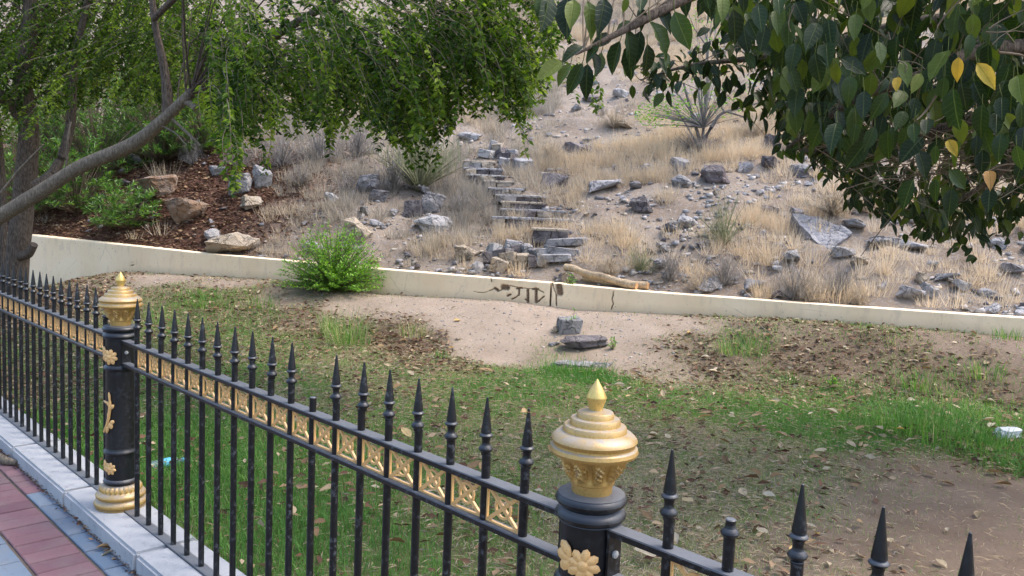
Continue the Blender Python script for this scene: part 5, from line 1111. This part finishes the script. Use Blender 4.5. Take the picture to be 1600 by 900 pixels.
def litter(name, N, X, Y, wgt, zf, L0, L1, lab, tone=None):
    kp = rng.random(len(X)) < wgt; X, Y = X[kp], Y[kp]; n = len(X); lift = rng.uniform(.002, .02, n)+(.007*np.prod(field(X, Y)[:, [0, 2]], axis=1)*rng.random(n) if zf is garden else 0); P = np.stack([X, Y, zf(X, Y)+lift], -1)
    A = rdir(n, -.25, .35); Nn = nrm(rdir(n, .3, 1)); L = rng.uniform(L0, L1, n); V, F, v, _ = leaves(P, A, Nn, L, L*rng.uniform(.25, .5, n), T4, np.clip((rng.random(n)**1.2 if tone is None else tone(n)), 0, 1))
    tag(link(name, mesh_np(name, V, F, v), M_LITT), lab, 'leaf litter', kind='stuff')
N = 240000; X = rng.uniform(-9, 7.5, N); Y = rng.uniform(2, 14, N); perp = (X-FP0[0])*FN[0]+(Y-FP0[1])*FN[1]; d, t = dt(X, Y); kp = (perp < -.13) & (d < -.02) & frustum(X, Y, 0*X+.1); X, Y = X[kp], Y[kp]
f5 = field(X, Y); litter('leaf_litter', N, X, Y, np.clip(f5[:, 4]*1.15-.14, 0, 1)*np.clip(.2+1.6*vnoise(X*2.5, Y*2.5, 141), 0, 1), garden, .022, .085, 'broken dry leaf litter strewn over the lawn and bank')
N = 70000; t = rng.uniform(-3, 7.5, N); d = WT+4.5*rng.random(N); X, Y = wxy(t, d); litter('hill_litter', N, X, Y, np.clip(litter_mask(X, Y)*.95+.04, 0, 1), hill, .035, .10, 'red-brown leaf litter on the bank above the wall', lambda n: rng.random(n)**1.9*.85)
N = 5000; tt = rng.uniform(-4, 1.2, N); pp = .150+.03*np.abs(rng.normal(0, .5, N)); q = FP0[None]+FD[None]*tt[:, None]+FN[None]*pp[:, None]; litter('gutter_litter', N, q[:, 0], q[:, 1], .25*np.ones(N), lambda a, b_: 0*a+PAVE-.004, .008, .03, 'crumbled leaves and grit along the foot of the kerb', lambda n: rng.random(n)*.7)
N = 330000; X = rng.uniform(-6, 7, N); Y = rng.uniform(2, 11, N); perp = (X-FP0[0])*FN[0]+(Y-FP0[1])*FN[1]; d, t = dt(X, Y); kp = (perp < -.13) & (d < -.3) & frustum(X, Y, 0*X+.1); X, Y = X[kp], Y[kp]; f5 = field(X, Y)
kp = rng.random(len(X)) < np.clip(f5[:, 1]*.8*(f5[:, 0]+.15), 0, 1)*np.clip(.3+1.2*vnoise(X*4, Y*4, 151), 0, 1); X, Y = X[kp], Y[kp]; n = len(X); P = np.stack([X, Y, garden(X, Y)+rng.uniform(.01, .045, n)], -1); V, F, v, _ = leaves(P, rdir(n, -.15, .25), rdir(n, .5, 1), rng.uniform(.02, .075, n), .0028, T4, .2+.7*rng.random(n)); tag(link('dry_thatch', mesh_np('dry_thatch', V, F, v), M_STRAW), 'dead straw bits lying in the lawn', 'dead grass', kind='stuff')
# small rubbish
M_BAG = mat_leaf('thin_plastic', [(0, (.75, .78, .80)), (1, (.8, .82, .84))], .35, 'object', False, .4, .5, (.25, .25, .25))
P = on(1572, 690); me = hull_mesh('plastic_bag', 777, 26, 2, M_BAG); o = link('plastic_bag', me); o.location = P+np.array([0, 0, .05]); o.scale = (.22, .17, .17); o.rotation_euler = (.2, .1, .4); tag(o, 'crumpled white plastic bag lying in the grass', 'bag')
k = NT('bottle_plastic'); k.base((.55, .78, .82), .15, 0, .5); k.b.inputs['Transmission Weight'].default_value = .8
P = at_z(243, 752, .1); e = empty('plastic_bottle', (P[0]-.05, P[1]+.25, float(garden(P[0], P[1]+.25))+.035), .9); bo = link('body', lathe_mesh('bottle', [(.02, -.1), (.031, -.098), (.032, -.03), (.029, -.02), (.032, -.01), (.032, .05), (.013, .09), (.012, .105)], k.m, 20), None, e); bo.rotation_euler = (0, math.pi/2, 0)
k = NT('bottle_cap_blue'); k.base((.05, .25, .55), .4); cp = link('cap', lathe_mesh('cap', [(.0145, .10), (.0145, .118)], k.m, 16), None, e); cp.rotation_euler = (0, math.pi/2, 0); k = NT('bottle_label_blue'); k.base((.12, .45, .62), .5); lb = link('label_band', lathe_mesh('label_band', [(.0326, -.028), (.0326, .03)], k.m, 20), None, e); lb.rotation_euler = (0, math.pi/2, 0); tag(e, 'clear plastic bottle with blue label lying in grass behind the gold-based post', 'bottle')
k = NT('green_net'); k.base((.02, .30, .16), .6); P = on_hill(793, 325); me = hull_mesh('green_netting', 555, 20, 2, k.m); o = link('green_netting', me); o.location = P+np.array([0, -.05, .05]); o.scale = (.15, .12, .12); tag(o, 'crumpled green netting lying on the stone steps', 'netting')
k = NT('teal_wrapper'); k.base((.03, .42, .42), .5); P = on(652, 692); me = hull_mesh('wrapper', 556, 9, 0, k.m); o = link('wrapper', me); o.location = P+np.array([0, 0, .03]); o.scale = (.05, .03, .035); tag(o, 'small teal wrapper lying in the lawn', 'litter')
P = at_z(12, 727, PAVE); o = link('driftwood', MBld().tube([P+np.array([-.16, .13, .02]), P+np.array([-.02, .01, .022]), P+np.array([.06, .0, .018])], [.022, .026, .014], 9).mesh('driftwood', 50), M_BARK2); tag(o, 'grey weathered stick lying against the kerb on the pavers', 'stick')
P = on(1430, 560); o = link('stick', MBld().tube([on(1188, 512)+np.array([0, 0, .015]), on(1208, 530)+np.array([0, 0, .02])], [.008, .005], 6).mesh('stick', 50), M_BARK2); tag(o, 'short grey stick lying on the bank below the wall', 'stick')
